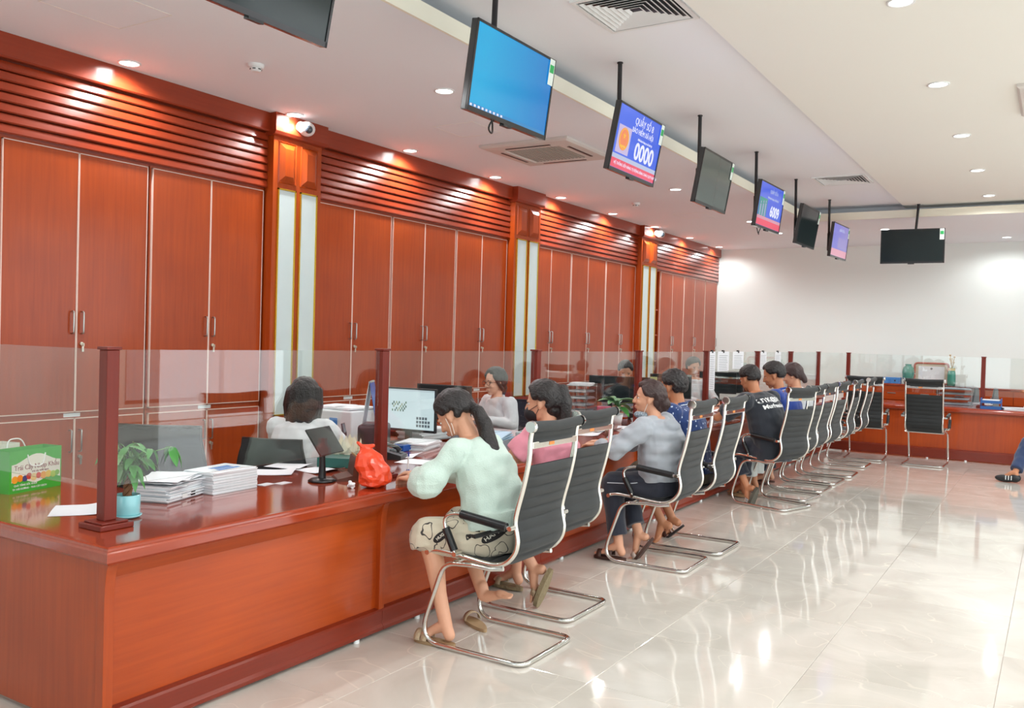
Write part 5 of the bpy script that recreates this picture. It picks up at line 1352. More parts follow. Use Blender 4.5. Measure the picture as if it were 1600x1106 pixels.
office_chair(-4.63, 7.30, R_(250), 'dark mesh office chair under the clerk with round glasses', 0.95)
office_chair(-4.3, 11.6, R_(320), 'dark mesh office chair of the far crop-haired clerk', 1.0)
office_chair(-4.6, 10.1, R_(300), 'dark mesh office chair of the clerk beyond the plant', 1.0)

# ------------------------------------------------------------------ paper
def sheets(x, y, z, w_, d, h, rz, lab, n=10, mess=0.01, m=None, name='paper_stack', cat='papers', top=None, group=None):
    """a stack drawn as a pile of slightly shifted reams"""
    r = thing(name, lab, cat, (x, y, z), rz, group); t = h / n
    for i in range(n):
        a = random.uniform(-1, 1) * mess * 4; dx = random.uniform(-1, 1) * mess; dy = random.uniform(-1, 1) * mess
        B().obox((dx, dy, t * (i + 0.5) + 0.0005), (w_, d, t * 0.94), a).build('sheaf', m_paper if i % 3 else m_paper2, r)
    if top: top(r, h)
    return r
def curled(x, y, z, w_, d, rz, lab, lift=0.02, m=None, name='paper_sheet', nn=8, group=None):
    b = B(); vs = []; fs = []
    for i in range(nn + 1):
        for j in range(nn + 1):
            u, v = i / nn, j / nn
            vs.append((w_ * (u - 0.5), d * (v - 0.5), 0.0012 + lift * max(0, (u - 0.55)) ** 2 * 4 * (0.4 + v) + 0.003 * math.sin(3 * v) ** 2))
    n = len(vs); vs += [(p[0], p[1], p[2] - 0.0008) for p in vs]
    for i in range(nn):
        for j in range(nn):
            a = i * (nn + 1) + j; q = (a, a + nn + 1, a + nn + 2, a + 1); fs += [q, tuple(n + t for t in q[::-1])]
    b.add(vs, fs, True); o = b.build(name, m or m_paper); o.location = (x, y, z); o.rotation_euler = (0, 0, rz); return tag(o, lab, 'paper', group)
p = onz(120, 797); curled(p.x, p.y, WT, 0.20, 0.25, 0.9, 'single white sheet lying beside the near screen post', 0.012)
def messy(r, h):
    for k in range(7):
        o = B().obox((random.uniform(-0.03, 0.03), random.uniform(-0.03, 0.03), h + 0.003 + k * 0.004), (0.21, 0.28, 0.0016), 0, Matrix.Rotation(random.uniform(-0.5, 0.5), 3, 'Z') @ Matrix.Rotation(random.uniform(-0.05, 0.05), 3, 'X')).build('loose_sheet', m_paper, r)
    B().box(0.10, 0.118, -0.06, -0.02, 0.012, 0.03).build('binder_clip', m_white, r); B().box(0.10, 0.118, 0.02, 0.05, 0.012, 0.03).build('binder_clip', m_black, r)
p = onz(262, 776); sheets(p.x, p.y, WT, 0.22, 0.31, 0.075, 0.35, 'untidy pile of papers with clips between the plant and the neat stack', 15, 0.012, top=messy)
m_bprint = mat('blue_print', srgb(60, 130, 205), 0.6)
def bluetop(r, h):
    o = B().obox((0.0, 0, h + 0.002), (0.21, 0.297, 0.002), 0.1).build('cover_sheet', m_paper, r)
    for q, (a, c_) in enumerate([(0.0, 0.16), (0.035, 0.12), (0.065, 0.14)]): B().obox((0.03 - a, 0.02, h + 0.0034), (0.022, c_, 0.0006), 0.1).build('blue_heading', m_bprint, o)
p = onz(345, 764); sheets(p.x, p.y, WT, 0.21, 0.297, 0.105, 0.05, 'neat tall stack of papers with a blue printed sheet on top', 24, 0.003, top=bluetop)
for k, (a, c_) in enumerate([(415, 757), (442, 755)]):
    p = onz(a, c_); o = B().obox((0, 0, 0.0012), (0.055, 0.088, 0.0016), 0.12).build('paper_card', m_paper2); o.location = (p.x, p.y, WT + 0.0002)
    tag(o, ['small printed card beside the neat stack, nearer the plant', 'small printed card on the counter, nearer the tablet stand'][k], 'card')
for k, (a, c_, w_, rz, l) in enumerate([(420, 738, 0.3, 0.6, 'loose white sheets fanned out behind the printed cards'), (455, 728, 0.25, 0.2, 'white form sheets lying in front of the bobbed clerk'), (500, 735, 0.22, -0.2, 'white sheet tucked behind the tablet stand'),
        (620, 712, 0.3, 0.3, 'white document beside the pen stand, behind the second post'), (655, 722, 0.25, 0.15, 'white form in front of the mint-bloused customer')]):
    p = onz(a, c_); curled(p.x, p.y, WT, w_, 0.21, rz, l, 0.02)
p = onz(652, 700); sheets(p.x, p.y, WT, 0.24, 0.33, 0.05, 0.3, 'pile of papers beside the mint-bloused customer, edge on', 6, 0.012)
p = onz(640, 690); sheets(p.x - 0.05, p.y + 0.25, WT, 0.26, 0.34, 0.09, -0.1, 'thick pile of documents under the lit monitor', 9, 0.01)

# ------------------------------------------------------------------ money tree in a teal pot
m_teal = mat('teal_glaze', srgb(140, 205, 212), 0.22, coat=0.6)
m_leaf = mat('green_leaf', srgb(72, 142, 64), 0.4, noise_amt=0.25, noise_scale=12)
m_leaf2 = mat('dark_green_leaf', srgb(46, 106, 46), 0.4, noise_amt=0.25, noise_scale=12)
m_bark = mat('braided_bark', srgb(132, 92, 62), 0.8, bump=0.6)
p = onz(198, 808)
pl = thing('potted_plant', 'small money tree with a braided trunk in a teal ceramic pot', 'plant', (p.x, p.y, WT))
B().lathe([(0.0005, 0.002), (0.050, 0.002), (0.060, 0.008), (0.062, 0.014), (0.054, 0.014), (0.0505, 0.012)], seg=28, caps=False).build('saucer', m_teal, pl)
B().lathe([(0.0005, 0.006), (0.048, 0.008), (0.0535, 0.02), (0.054, 0.096), (0.052, 0.100), (0.049, 0.098), (0.048, 0.085), (0.0005, 0.085)], seg=28, caps=False).build('pot', m_teal, pl)
B().lathe([(0.0005, 0.088), (0.0478, 0.086)], seg=20, caps=False).build('soil', mat('soil', srgb(60, 46, 36), 0.9), pl)
tr = B()
for k in range(3):
    tr.tube([(0.013 * math.cos(q * 1.1 + k * 2.094) + 0.012 * q / 9, 0.013 * math.sin(q * 1.1 + k * 2.094), 0.07 + 0.017 * q) for q in range(10)], 0.009, 7)
tr.build('trunk', m_bark, pl)
def leaf_mesh(L, w_, droop, m):
    b = B(); n = 8; vs = []; fs = []
    for i in range(n + 1):
        t = i / n; x = L * t; z = -droop * L * t * t; hw = w_ * math.sin(math.pi * min(1, t ** 0.8)) ** 0.8
        vs += [(x, -hw, z + hw * 0.35), (x, 0, z), (x, hw, z + hw * 0.35)]
    for i in range(n):
        a = i * 3; fs += [(a, a + 3, a + 4, a + 1), (a + 1, a + 4, a + 5, a + 2)]
    return b.add(vs, fs, True).mesh('leaf', m)
LM = [leaf_mesh(0.085, 0.017, 0.55, m_leaf), leaf_mesh(0.07, 0.015, 0.8, m_leaf2), leaf_mesh(0.095, 0.018, 0.35, m_leaf)]
random.seed(11)
def leaves(pl, tips, sc=1.0):
    st = B()
    for (a, b_, c_) in tips:
        base = V((0.012, 0, 0.215)) * sc
        mid = base.lerp(V((a, b_, c_)), 0.5) + V((0, 0, 0.02))
        st.tube([base, mid, (a, b_, c_)], 0.0022 * sc, 5)
        rot0 = random.uniform(0, 6)
        for k in range(5):
            o = bpy.data.objects.new('leaf', random.choice(LM)); COL.objects.link(o); o.parent = pl; o.location = (a, b_, c_)
            o.rotation_euler = (random.uniform(-0.3, 0.3), random.uniform(0.0, 0.7), rot0 + k * 1.1); o.scale = [sc * random.uniform(0.75, 1.1)] * 3
    st.build('stem', mat('green_stem', srgb(96, 140, 70), 0.5), pl)
tips = []
for k in range(15):
    a = k * 2.4; rr = 0.03 + 0.065 * ((k * 7) % 11) / 11; tips.append((rr * math.cos(a), rr * math.sin(a), 0.20 + 0.14 * ((k * 5) % 9) / 9))
tips += [(0.09, 0.15, 0.30), (0.02, -0.06, 0.24)]
leaves(pl, tips)

# ------------------------------------------------------------------ gift bags
m_bgreen = mat('bag_green', srgb(70, 175, 60), 0.35, coat=0.3); m_bcream = mat('bag_cream', srgb(232, 228, 214), 0.5); m_rope = mat('white_rope', srgb(240, 240, 236), 0.6); m_script = mat('maroon_ink', srgb(140, 60, 70), 0.6)
def gift_bag(x, y, rz, lab, w_=0.31, h=0.205, d=0.12, deco=True, wall=None, flap=False):
    r = thing('gift_bag', lab, 'bag', (x, y, WT), rz)          # face looks along local -y
    t = 0.0015; b = B()
    b.box(0, w_, 0, t, 0, h).box(0, w_, d - t, d, 0, h).box(0, t, t, d - t, 0, h).box(w_ - t, w_, t, d - t, 0, h).box(t, w_ - t, t, d - t, 0.0005, 0.002)
    b.build('bag_walls', wall or m_bgreen, r)
    for yy in (-0.002, d + 0.002):
        B().tube(fil([(w_ * 0.33, yy, h * 0.88), (w_ * 0.36, yy - 0.004, h * 0.60), (w_ * 0.62, yy - 0.004, h * 0.58), (w_ * 0.67, yy, h * 0.88)] if yy < 0 else [(w_ * 0.3, yy, h * 0.9), (w_ * 0.34, yy + 0.01, h * 1.2), (w_ * 0.6, yy + 0.01, h * 1.2), (w_ * 0.68, yy, h * 0.9)], 0.03, 5), 0.0032, 7).build('handle', m_rope, r)
    if not deco: return r
    R9 = Matrix.Rotation(math.pi / 2, 4, 'X')
    pts = [(0.0 + 0.012, 0.052)] + [(0.012 + (w_ - 0.02) * k / 12, 0.052 + 0.012 * math.sin(k * 0.8)) for k in range(1, 13)]
    topc = [(0.012 + (w_ - 0.02) * k / 12, h - 0.045 - 0.022 * math.cos(k * 0.52)) for k in range(12, -1, -1)]
    B().prism(pts + topc, 'y', -0.0012, -0.0002).build('cream_panel', m_bcream, r)
    text('Trái Cây Nhập Khẩu', 0.034, m_script, r, Matrix.Translation((w_ * 0.52, -0.0018, h * 0.585)) @ R9, width=0.92)
    text('trái cây tươi ngon', 0.014, m_script, r, Matrix.Translation((w_ * 0.58, -0.0018, h * 0.47)) @ R9)
    text('QUÀ TẶNG SỨC KHỎE', 0.013, m_rope, r, Matrix.Translation((w_ * 0.3, -0.0018, 0.036)) @ R9)
    text('TP. HẢI DƯƠNG - TRÁI CÂY SẠCH', 0.013, m_rope, r, Matrix.Translation((w_ * 0.38, -0.0018, 0.018)) @ R9)
    fruits = [(0.03, 0.066, 0.018, (240, 160, 40)), (0.06, 0.07, 0.017, (238, 140, 30)), (0.088, 0.066, 0.015, (70, 70, 120)), (0.112, 0.075, 0.016, (196, 60, 50)), (0.14, 0.068, 0.019, (226, 200, 140)), (0.168, 0.072, 0.015, (214, 60, 46)), (0.198, 0.07, 0.018, (236, 160, 50)), (0.228, 0.072, 0.018, (230, 190, 60)), (0.257, 0.068, 0.017, (170, 200, 60)), (0.282, 0.072, 0.014, (120, 180, 50))]
    for k, (a, c_, rr, col) in enumerate(fruits):
        B().cyl((a, -0.0012, c_), (a, -0.0022 - k * 0.00004, c_), rr, seg=16).build('fruit_print', mat('fruit_%d_%d' % (col[0], col[1]), srgb(*col), 0.5), r)
    return r
pa, pb_ = onz(14, 773), onz(95, 758)
gift_bag(pa.x, pa.y, math.atan2(pb_.y - pa.y, pb_.x - pa.x), 'green gift bag printed with fruit and cream lettering panel', w_=(pb_ - pa).length)
gift_bag(pa.x - 0.17, pa.y - 0.12, math.atan2(pb_.y - pa.y, pb_.x - pa.x), 'pale gift bag with rope handle standing behind the fruit-printed bag', deco=False, wall=m_bcream, h=0.215)

# ------------------------------------------------------------------ things on the counter
# tablet on a stand, seen from behind
p = onz(503, 752)
t = thing('tablet_stand', 'black customer tablet tilted on a swan-neck stand beside the orange bag', 'tablet stand', (p.x, p.y, WT), 0.6)
B().lathe([(0.0005, 0.001), (0.075, 0.001), (0.078, 0.006), (0.06, 0.018), (0.0005, 0.022)], seg=28, caps=False).build('base', m_black, t)
B().tube([(0, 0, 0.015), (0.0, 0.0, 0.10), (0.0, -0.01, 0.17), (0.01, -0.01, 0.215)], [0.022, 0.017, 0.016, 0.02], 10).build('neck', m_black, t)
MT = Matrix.Translation((0.012, -0.01, 0.225)) @ Matrix.Rotation(-0.35, 4, 'Z') @ Matrix.Rotation(-0.62, 4, 'Y')
B().box(-0.006, 0.006, -0.105, 0.105, -0.07, 0.07).xf(MT @ Matrix.Diagonal((1, 1.2, 1.2, 1))).build('tablet', m_black, t, bevel=0.003)
B().box(-0.0072, -0.0062, -0.095, 0.095, -0.06, 0.06).xf(MT @ Matrix.Diagonal((1, 1.2, 1.2, 1))).build('display', m_screen_off, t)
# phone
p = onz(538, 700); t = thing('phone_holder', 'slim black phone propped upright near the tissue lotus', 'phone', (p.x, p.y, WT), 0.5)
B().obox((0, 0, 0.10), (0.012, 0.075, 0.16), 0, Matrix.Rotation(-0.2, 3, 'Y')).build('phone', m_screen_off, t, bevel=0.003); B().box(-0.05, 0.03, -0.04, 0.04, 0, 0.022).build('cradle', m_black, t)
# folded tissue lotus
p = onz(543, 722); t = thing('tissue_lotus', 'cream folded paper lotus with pointed petals beside the orange bag', 'decoration', (p.x, p.y, WT))
t.scale = (1.2, 1.2, 1.2); m_cream = mat('cream_paper', srgb(236, 226, 206), 0.7)
B().lathe([(0.0005, 0), (0.05, 0), (0.06, 0.03), (0.045, 0.06)], seg=16).build('cup', m_cream, t)
for ring, (nn, tilt, L) in enumerate([(8, 0.75, 0.10), (8, 0.4, 0.11), (6, 0.15, 0.12)]):
    for k in range(nn):
        a = 2 * math.pi * (k + ring * 0.5) / nn; b = B()
        b.add([(0.012, -0.022, 0.03), (0.012, 0.022, 0.03), (0.02, 0.026, 0.03 + L * 0.5), (0.02, -0.026, 0.03 + L * 0.5), (0.005, 0, 0.03 + L), (0.03, 0, 0.03 + L * 0.45)], [(0, 1, 5), (1, 2, 5), (2, 4, 5), (4, 3, 5), (3, 0, 5), (0, 3, 4, 2, 1)])
        b.xf(Matrix.Rotation(a, 4, 'Z') @ Matrix.Translation((0.015, 0, 0)) @ Matrix.Rotation(tilt, 4, 'Y')).build('petal', m_cream, t)
# brochure wedge
p = onz(541, 748); t = thing('brochure_holder', 'dark wooden brochure wedge standing beside the tablet stand', 'holder', (p.x, p.y, WT), 0.9)
B().prism([(-0.07, 0), (0.06, 0), (0.045, 0.13), (0.035, 0.13), (0.02, 0.03), (-0.06, 0.012)], 'y', -0.09, 0.09).build('wedge', mat('dark_walnut', srgb(92, 48, 32), 0.4), t); B().obox((0.052, 0, 0.068), (0.004, 0.19, 0.145), 0, Matrix.Rotation(-0.11, 3, 'Y')).build('gold_edge_card', mat('card_tan', srgb(196, 160, 110), 0.5), t)
# green box
p = onz(500, 728); t = thing('green_box', 'flat dark green box lying behind the tablet stand', 'box', (p.x + 0.05, p.y + 0.12, WT), 0.45)
B().box(-0.1, 0.1, -0.14, 0.14, 0.001, 0.06).build('carton', mat('bottle_green', srgb(28, 92, 84), 0.4), t, bevel=0.002); B().box(0.1, 0.101, -0.1, 0.1, 0.015, 0.045).build('printed_band', mat('tan_print', srgb(110, 130, 100), 0.5), t)
# orange plastic bag
m_orange = mat('orange_plastic', srgb(240, 74, 36), 0.3, coat=0.3)
p = onz(578, 762); t = thing('plastic_bag', 'knotted bright orange-red plastic bag on the counter edge', 'bag', (p.x, p.y + 0.02, WT))
b = B(); iq = V((0.85, 0.53, 0)); chain(b, [iq * -0.02 + V((0, 0, 0.06)), iq * -0.045 + V((0, 0, 0.15)), iq * -0.06 + V((0, 0, 0.205))], [0.058, 0.048, 0.022]); chain(b, [iq * 0.04 + V((0, 0, 0.065)), iq * 0.0 + V((0, 0, 0.13)), iq * -0.045 + V((0, 0, 0.20))], [0.062, 0.055, 0.026])
chain(b, [iq * -0.05 + V((0, 0, 0.20)), iq * 0.0 + V((0, 0, 0.222))], [0.020, 0.008]); chain(b, [iq * -0.05 + V((0, 0, 0.20)), iq * -0.085 + V((0, 0, 0.235))], [0.018, 0.006])
b.lathe([(0.05, 0.001), (0.068, 0.012), (0.07, 0.05)], (0.01, 0.005, 0))
body = blob(b, 'crumpled_film', m_orange, t, 0.006, 1, (0.016, 22))
md = body.modifiers.new('d', 'DECIMATE'); md.ratio = 0.06
body.data.polygons.foreach_set('use_smooth', [False] * len(body.data.polygons))
body.location.z = 0.004
p = onz(549, 763); t = thing('crumpled_tissue', 'small crumpled white tissue at the foot of the orange bag', 'tissue', (p.x, p.y, WT))
b = B(); b.ball((0, 0, 0.018), (0.018, 0.022, 0.018), 12); b.ball((0.004, -0.012, 0.03), 0.012, 10); blob(b, 'tissue', m_paper, t, 0.003, 1, (0.012, 60))
# pen on a stand
m_pblue = mat('pen_blue', srgb(28, 48, 140), 0.3)
p = onz(637, 745); t = thing('desk_pen', 'blue and white counter pen upright in its round base', 'pen', (p.x, p.y, WT))
B().lathe([(0.0005, 0.0005), (0.032, 0.0005), (0.034, 0.008), (0.026, 0.016), (0.012, 0.03), (0.008, 0.045), (0.0005, 0.045)], seg=24, caps=False).build('base', m_pblue, t); B().lathe([(0.0345, 0.002), (0.0355, 0.006), (0.034, 0.0095)], seg=24, caps=False).build('white_rim', m_white, t)
B().tube([(0, 0, 0.04), (0.0, 0.002, 0.115)], 0.0045, 8).build('white_barrel', m_white, t); B().tube([(0, 0.002, 0.115), (0, 0.003, 0.145)], 0.005, 8).build('cap', m_pblue, t)
B().tube([(0.0, 0.0, 0.12), (0.02, -0.02, 0.11), (0.02, -0.03, 0.05), (0.03, -0.02, 0.012)], 0.002, 5).build('cord', m_white, t)

# monitors --------------------------------------------------------------
def monitor(x, y, rz, lab, w_=0.53, h=0.31, z0=0.10, on=None, sticky=False, z=WT - 0.002):
    r = thing('desktop_monitor', lab, 'monitor', (x, y, z), rz)          # face looks along local -y
    B().box(-w_ / 2, w_ / 2, 0, 0.028, z0, z0 + h).box(-0.13, 0.13, 0.028, 0.05, z0 + 0.06, z0 + h - 0.06).build('housing', m_black, r, bevel=0.004)
    s = B().box(-w_ / 2 + 0.012, w_ / 2 - 0.012, -0.002, 0.0, z0 + 0.02, z0 + h - 0.012).build('display', on or m_screen_off, r)
    B().obox((0, 0.05, z0 * 0.9), (0.05, 0.02, z0 * 1.9)).build('neck', m_black, r); B().box(-0.12, 0.12, -0.05, 0.13, 0, 0.012).build('foot', m_black, r, bevel=0.004)
    if sticky: B().box(0.02, 0.10, -0.004, -0.0025, z0 + h - 0.03, z0 + h + 0.012).build('sticky_note', mat('note_yellow', srgb(206, 214, 150), 0.7), r)
    return r, s
l_screen = lit('lit_document', srgb(214, 232, 238), 0.8)
q = onx(629, 680, -4.1)
r, s = monitor(-4.20, 5.27, 0.10, 'lit desktop monitor showing a pale document page behind the second post', on=l_screen, h=0.33, z0=0.09)
for k in range(14):
    B().box(0.10 + (k % 5) * 0.025, 0.118 + (k % 5) * 0.025, -0.0035, -0.0022, 0.13 + (k // 5) * 0.028, 0.15 + (k // 5) * 0.028).build('icon', lit('lit_icon_grey', srgb(90, 100, 108)), s)
for k in range(22):
    a, c_ = (k * 7) % 11, (k * 3) % 5
    B().box(-0.12 + a * 0.012, -0.11 + a * 0.012, -0.0034 - 0.00004 * k, -0.0022, 0.24 + c_ * 0.015, 0.256 + c_ * 0.015).build('picture_patch', lit('lit_photo_%d' % (k % 3), [srgb(96, 124, 104), srgb(150, 160, 130), srgb(70, 96, 88)][k % 3]), s)
B().box(-0.253, 0.253, -0.0032, -0.0021, 0.395, 0.407).build('menu_bar', lit('lit_menu', srgb(190, 206, 214)), s)
monitor(-4.50, 6.16, 0.12, 'black desktop monitor turned aside next to the lit one', h=0.30)
monitor(-4.45, 9.35, 0.15, 'dark monitor back with bluish reflection left of the noted one', w_=0.5)
monitor(-3.99, 9.42, 0.1, 'dark monitor with a pale sticky note on its top edge', w_=0.5, sticky=True)
monitor(-4.25, 10.75, 0.3, 'dark monitor just beyond the green plant')
monitor(-4.2, 12.45, 0.2, 'dark monitor beneath the clipped papers')
monitor(-3.95, 12.9, 0.9, 'dark monitor farthest along the side counter')
# keyboard-side clutter: printer, phones, stamps
m_pr = mat('printer_white', srgb(216, 222, 226), 0.45)
p = onx(543, 665, -4.75); t = thing('office_printer', 'white office printer stacked with papers beside the bobbed clerk', 'printer', (-4.72, 5.16, WT - 0.002), 0.1)
B().box(-0.22, 0.22, -0.2, 0.2, 0.0, 0.235).build('casing', m_pr, t, bevel=0.012, seg=3); B().box(-0.18, 0.18, -0.203, -0.2, 0.05, 0.09).build('paper_slot', m_grey, t); B().box(0.02, 0.09, -0.204, -0.2, 0.11, 0.18).build('blue_label', m_bprint, t)
for k, (dx, rz, l) in enumerate([(-0.08, 0.2, 'sheets lying on the white printer, clipped dark edge'), (0.10, -0.1, 'pale blue folder on top of the white printer')]):
    sheets(-4.72 + dx, 5.16, WT + 0.2335, 0.2, 0.29, 0.02, rz, l, 3, 0.012)
t = thing('desk_calendar', 'blue-backed spiral desk calendar leaning beside the second post', 'calendar', (-4.10, 4.765, 0.953), R_(122))
B().add([(-0.1, -0.05, 0), (0.1, -0.05, 0), (0.1, 0, 0.29), (-0.1, 0, 0.29), (-0.1, -0.047, 0), (0.1, -0.047, 0), (0.1, 0.003, 0.29), (-0.1, 0.003, 0.29)], [(0, 1, 2, 3), (5, 4, 7, 6), (0, 4, 5, 1), (3, 2, 6, 7), (1, 5, 6, 2), (0, 3, 7, 4)]).build('front_board', mat('calendar_blue', srgb(50, 90, 170), 0.4), t)
B().add([(-0.1, 0.05, 0), (0.1, 0.05, 0), (0.1, 0.005, 0.29), (-0.1, 0.005, 0.29), (-0.1, 0.053, 0), (0.1, 0.053, 0), (0.1, 0.008, 0.29), (-0.1, 0.008, 0.29)], [(0, 1, 2, 3), (5, 4, 7, 6), (0, 4, 5, 1), (3, 2, 6, 7), (1, 5, 6, 2), (0, 3, 7, 4)]).build('back_board', m_white, t)
b = B()
for k in range(14): b.tube([(-0.092 + k * 0.014, 0.004 + 0.008 * math.cos(a), 0.29 + 0.008 * math.sin(a)) for a in [i * math.pi / 3 for i in range(6)]], 0.0012, 4, closed=True)
b.build('spiral_binding', m_steel, t)
def small_box(name, lab, cat, x, y, s, m, rz=0, z=WT - 0.002, deco=None):
    t = thing(name, lab, cat, (x, y, z), rz); B().box(-s[0] / 2, s[0] / 2, -s[1] / 2, s[1] / 2, 0, s[2]).build('casing', m, t, bevel=min(s) * 0.12)
    B().box(-s[0] * 0.35, s[0] * 0.35, -s[1] * 0.35, s[1] * 0.35, s[2], s[2] + 0.004).build('top_face', deco or m_grey, t); return t
small_box('computer_box', 'squat black computer box under the blue desk calendar', 'computer', -4.10, 4.80, (0.2, 0.26, 0.1875), m_black, R_(32), WT)
small_box('ink_pad', 'blue stamp pad under the lit monitor', 'stamp pad', -3.93, 4.93, (0.09, 0.13, 0.05), mat('pad_blue', srgb(30, 84, 170), 0.4))
small_box('ink_pad', 'red stamp pad beside the blue one', 'stamp pad', -3.90, 5.12, (0.09, 0.12, 0.045), mat('pad_red', srgb(190, 40, 50), 0.4))
def desk_phone(x, y, rz, lab):
    t = thing('desk_telephone', lab, 'telephone', (x, y, WT - 0.002), rz)
    B().prism([(-0.1, 0), (0.1, 0), (0.1, 0.03), (-0.08, 0.075), (-0.1, 0.07)], 'y', -0.08, 0.08).build('base', m_black, t, bevel=0.004)
    b = B(); b.tube([(-0.075, -0.05, 0.10), (-0.06, -0.05, 0.115), (0.06, -0.05, 0.085), (0.085, -0.05, 0.06)], [0.02, 0.014, 0.014, 0.02], 8); b.build('handset', m_black, t)
    q = B()
    for i in range(12): q.box(0.0 + (i // 3) * 0.022, 0.014 + (i // 3) * 0.022, -0.005 + (i % 3) * 0.022, 0.009 + (i % 3) * 0.022, 0.04, 0.062 - (i // 3) * 0.006)
    q.build('keypad', m_grey, t)
desk_phone(-3.75, 4.55, 0.4, 'black desk telephone behind the second post')
desk_phone(-3.72, 8.55, 0.2, 'black desk telephone in front of the dark monitors')
desk_phone(-3.7, 10.2, 0.2, 'black desk telephone behind the leaf-print polo customer')

# letter tray with envelopes before the clerk in glasses
p = onx(768, 690, -3.72)
m_env = mat('pale_blue_envelope', srgb(176, 204, 224), 0.6); m_tgrey = mat('tray_grey', srgb(130, 146, 154), 0.45)
def tray(x, y, z, rz, lab, w_=0.26, d=0.36, levels=1, m=None, name='letter_tray'):
    r = thing(name, lab, 'tray', (x, y, z), rz); m = m or m_acr
    for k in range(levels):
        z0 = k * 0.075
        b = B().box(-w_ / 2, w_ / 2, -d / 2, d / 2, z0 + 0.001, z0 + 0.005).box(-w_ / 2, -w_ / 2 + 0.004, -d / 2, d / 2, z0 + 0.005, z0 + 0.058).box(w_ / 2 - 0.004, w_ / 2, -d / 2, d / 2, z0 + 0.005, z0 + 0.058).box(-w_ / 2 + 0.004, w_ / 2 - 0.004, d / 2 - 0.004, d / 2, z0 + 0.005, z0 + 0.058)
        b.build('tier', m, r)
        for q in range(3): B().obox((random.uniform(-0.01, 0.01), random.uniform(-0.02, 0.02), z0 + 0.009 + q * 0.007), (w_ * 0.8, d * 0.82, 0.005), random.uniform(-0.08, 0.08)).build('contents', m_paper, r)
    if levels > 1:
        b = B()
        for sx in (-1, 1):
            for sy in (-1, 1): b.cyl((sx * (w_ / 2 - 0.008), sy * (d / 2 - 0.02), 0.0), (sx * (w_ / 2 - 0.008), sy * (d / 2 - 0.02), levels * 0.075), 0.005, seg=8)
        b.build('tray_posts', m_steel, r)
    return r
r = tray(-3.62, 5.62, WT, 0.15, 'grey letter tray holding pale blue envelopes before the clerk in glasses', m=m_tgrey)
for k in range(4): B().obox((0.0, 0.0, 0.035 + k * 0.016), (0.20, 0.26, 0.008), 0, Matrix.Rotation(0.1 * k - 0.2, 3, 'Z') @ Matrix.Rotation(0.1, 3, 'X')).build('envelope', m_env, r)
small_box('card_reader', 'pale grey card machine beside the envelope tray', 'card machine', -3.55, 5.98, (0.12, 0.2, 0.09), mat('machine_grey', srgb(176, 188, 190), 0.4), 0.2, WT)
tray(-4.62, 8.98, WT - 0.002, 0.1, 'tall clear letter tray rack topped with papers beyond the pink customer', levels=4)
sheets(-4.62, 8.98, WT + 0.298, 0.25, 0.33, 0.03, 0.3, 'crooked papers on top of the tall clear tray rack', 4, 0.02)
small_box('pink_box', 'pink pen box beside the tall clear tray rack', 'box', -4.30, 8.92, (0.14, 0.1, 0.09), mat('pink_plastic', srgb(226, 110, 136), 0.4))
for k, (a, c_, x, rz, l) in enumerate([(1025, 650, -3.6, 0.2, 'papers on the counter near the grey hoodie customer'), (960, 660, -3.55, -0.3, 'sheet near the empty space before the hoodie customer'), (1130, 620, -3.5, 0.3, 'white papers beside the lettered tee customer')]):
    pass
for x, y, rz, l in [(-3.45, 6.9, 0.2, 'white form on the counter past the pink customer'), (-3.5, 7.25, -0.3, 'second white form lying near the hoodie customer'), (-3.45, 7.7, 0.4, 'white form beside the leaf-print polo customer'), (-3.2, 8.45, 0.1, 'white form under the arm of the lettered tee customer'), (-3.6, 10.4, 0.2, 'white form far along the counter')]:
    curled(x, y, WT, 0.21, 0.297, rz, l, 0.03)
for x, y, h, rz, l in [(-3.66, 6.55, 0.03, 0.2, 'low paper pile near the third post'), (-3.5, 8.28, 0.05, -0.1, 'low paper pile behind the hoodie customer'), (-3.6, 9.0, 0.06, 0.2, 'paper pile beside the fifth post'), (-3.65, 11.8, 0.08, 0, 'paper pile near the far end of the side counter')]:
    sheets(x, y, WT, 0.21, 0.3, h, rz, l, 4, 0.012)
small_box('teal_card_box', 'small teal box beside the lettered tee customer', 'box', -3.16, 8.22, (0.08, 0.12, 0.05), mat('teal_plastic', srgb(20, 110, 120), 0.4), 0.3, WT)
t = thing('drinking_cup', 'clear plastic cup beside the hoodie customer', 'cup', (-3.2, 6.75, WT)); B().lathe([(0.0005, 0.001), (0.03, 0.001), (0.042, 0.12), (0.04, 0.12), (0.029, 0.004)], seg=20, caps=False).build('cup_wall', m_acr, t); B().lathe([(0.0005, 0.005), (0.029, 0.005), (0.036, 0.07), (0.0005, 0.07)], seg=16, caps=False).build('drink', mat('tea', srgb(150, 110, 90), 0.2), t)

# leafy plant and clipped papers by the far screens
t = thing('leafy_plant', 'broad-leaved green plant in a white pot behind the grey hoodie customer', 'plant', (-3.72, 8.0, WT))
B().lathe([(0.0005, 0), (0.05, 0), (0.068, 0.10), (0.06, 0.10), (0.0005, 0.09)], seg=20, caps=False).build('pot', m_white, t)
BL = leaf_mesh(0.20, 0.045, 0.5, m_leaf)
for k in range(12):
    a = k * 2.4; o = bpy.data.objects.new('leaf', BL); COL.objects.link(o); o.parent = t; o.location = (0.02 * math.cos(a), 0.02 * math.sin(a), 0.16 + 0.02 * (k % 5)); o.rotation_euler = (0, -0.7 + 0.12 * (k % 6), a)
st = B()
for k in range(6): st.tube([(0.01 * math.cos(k), 0.01 * math.sin(k), 0.085), (0.02 * math.cos(k * 2.4), 0.02 * math.sin(k * 2.4), 0.22)], 0.004, 5)
st.build('stem', m_leaf2, t)
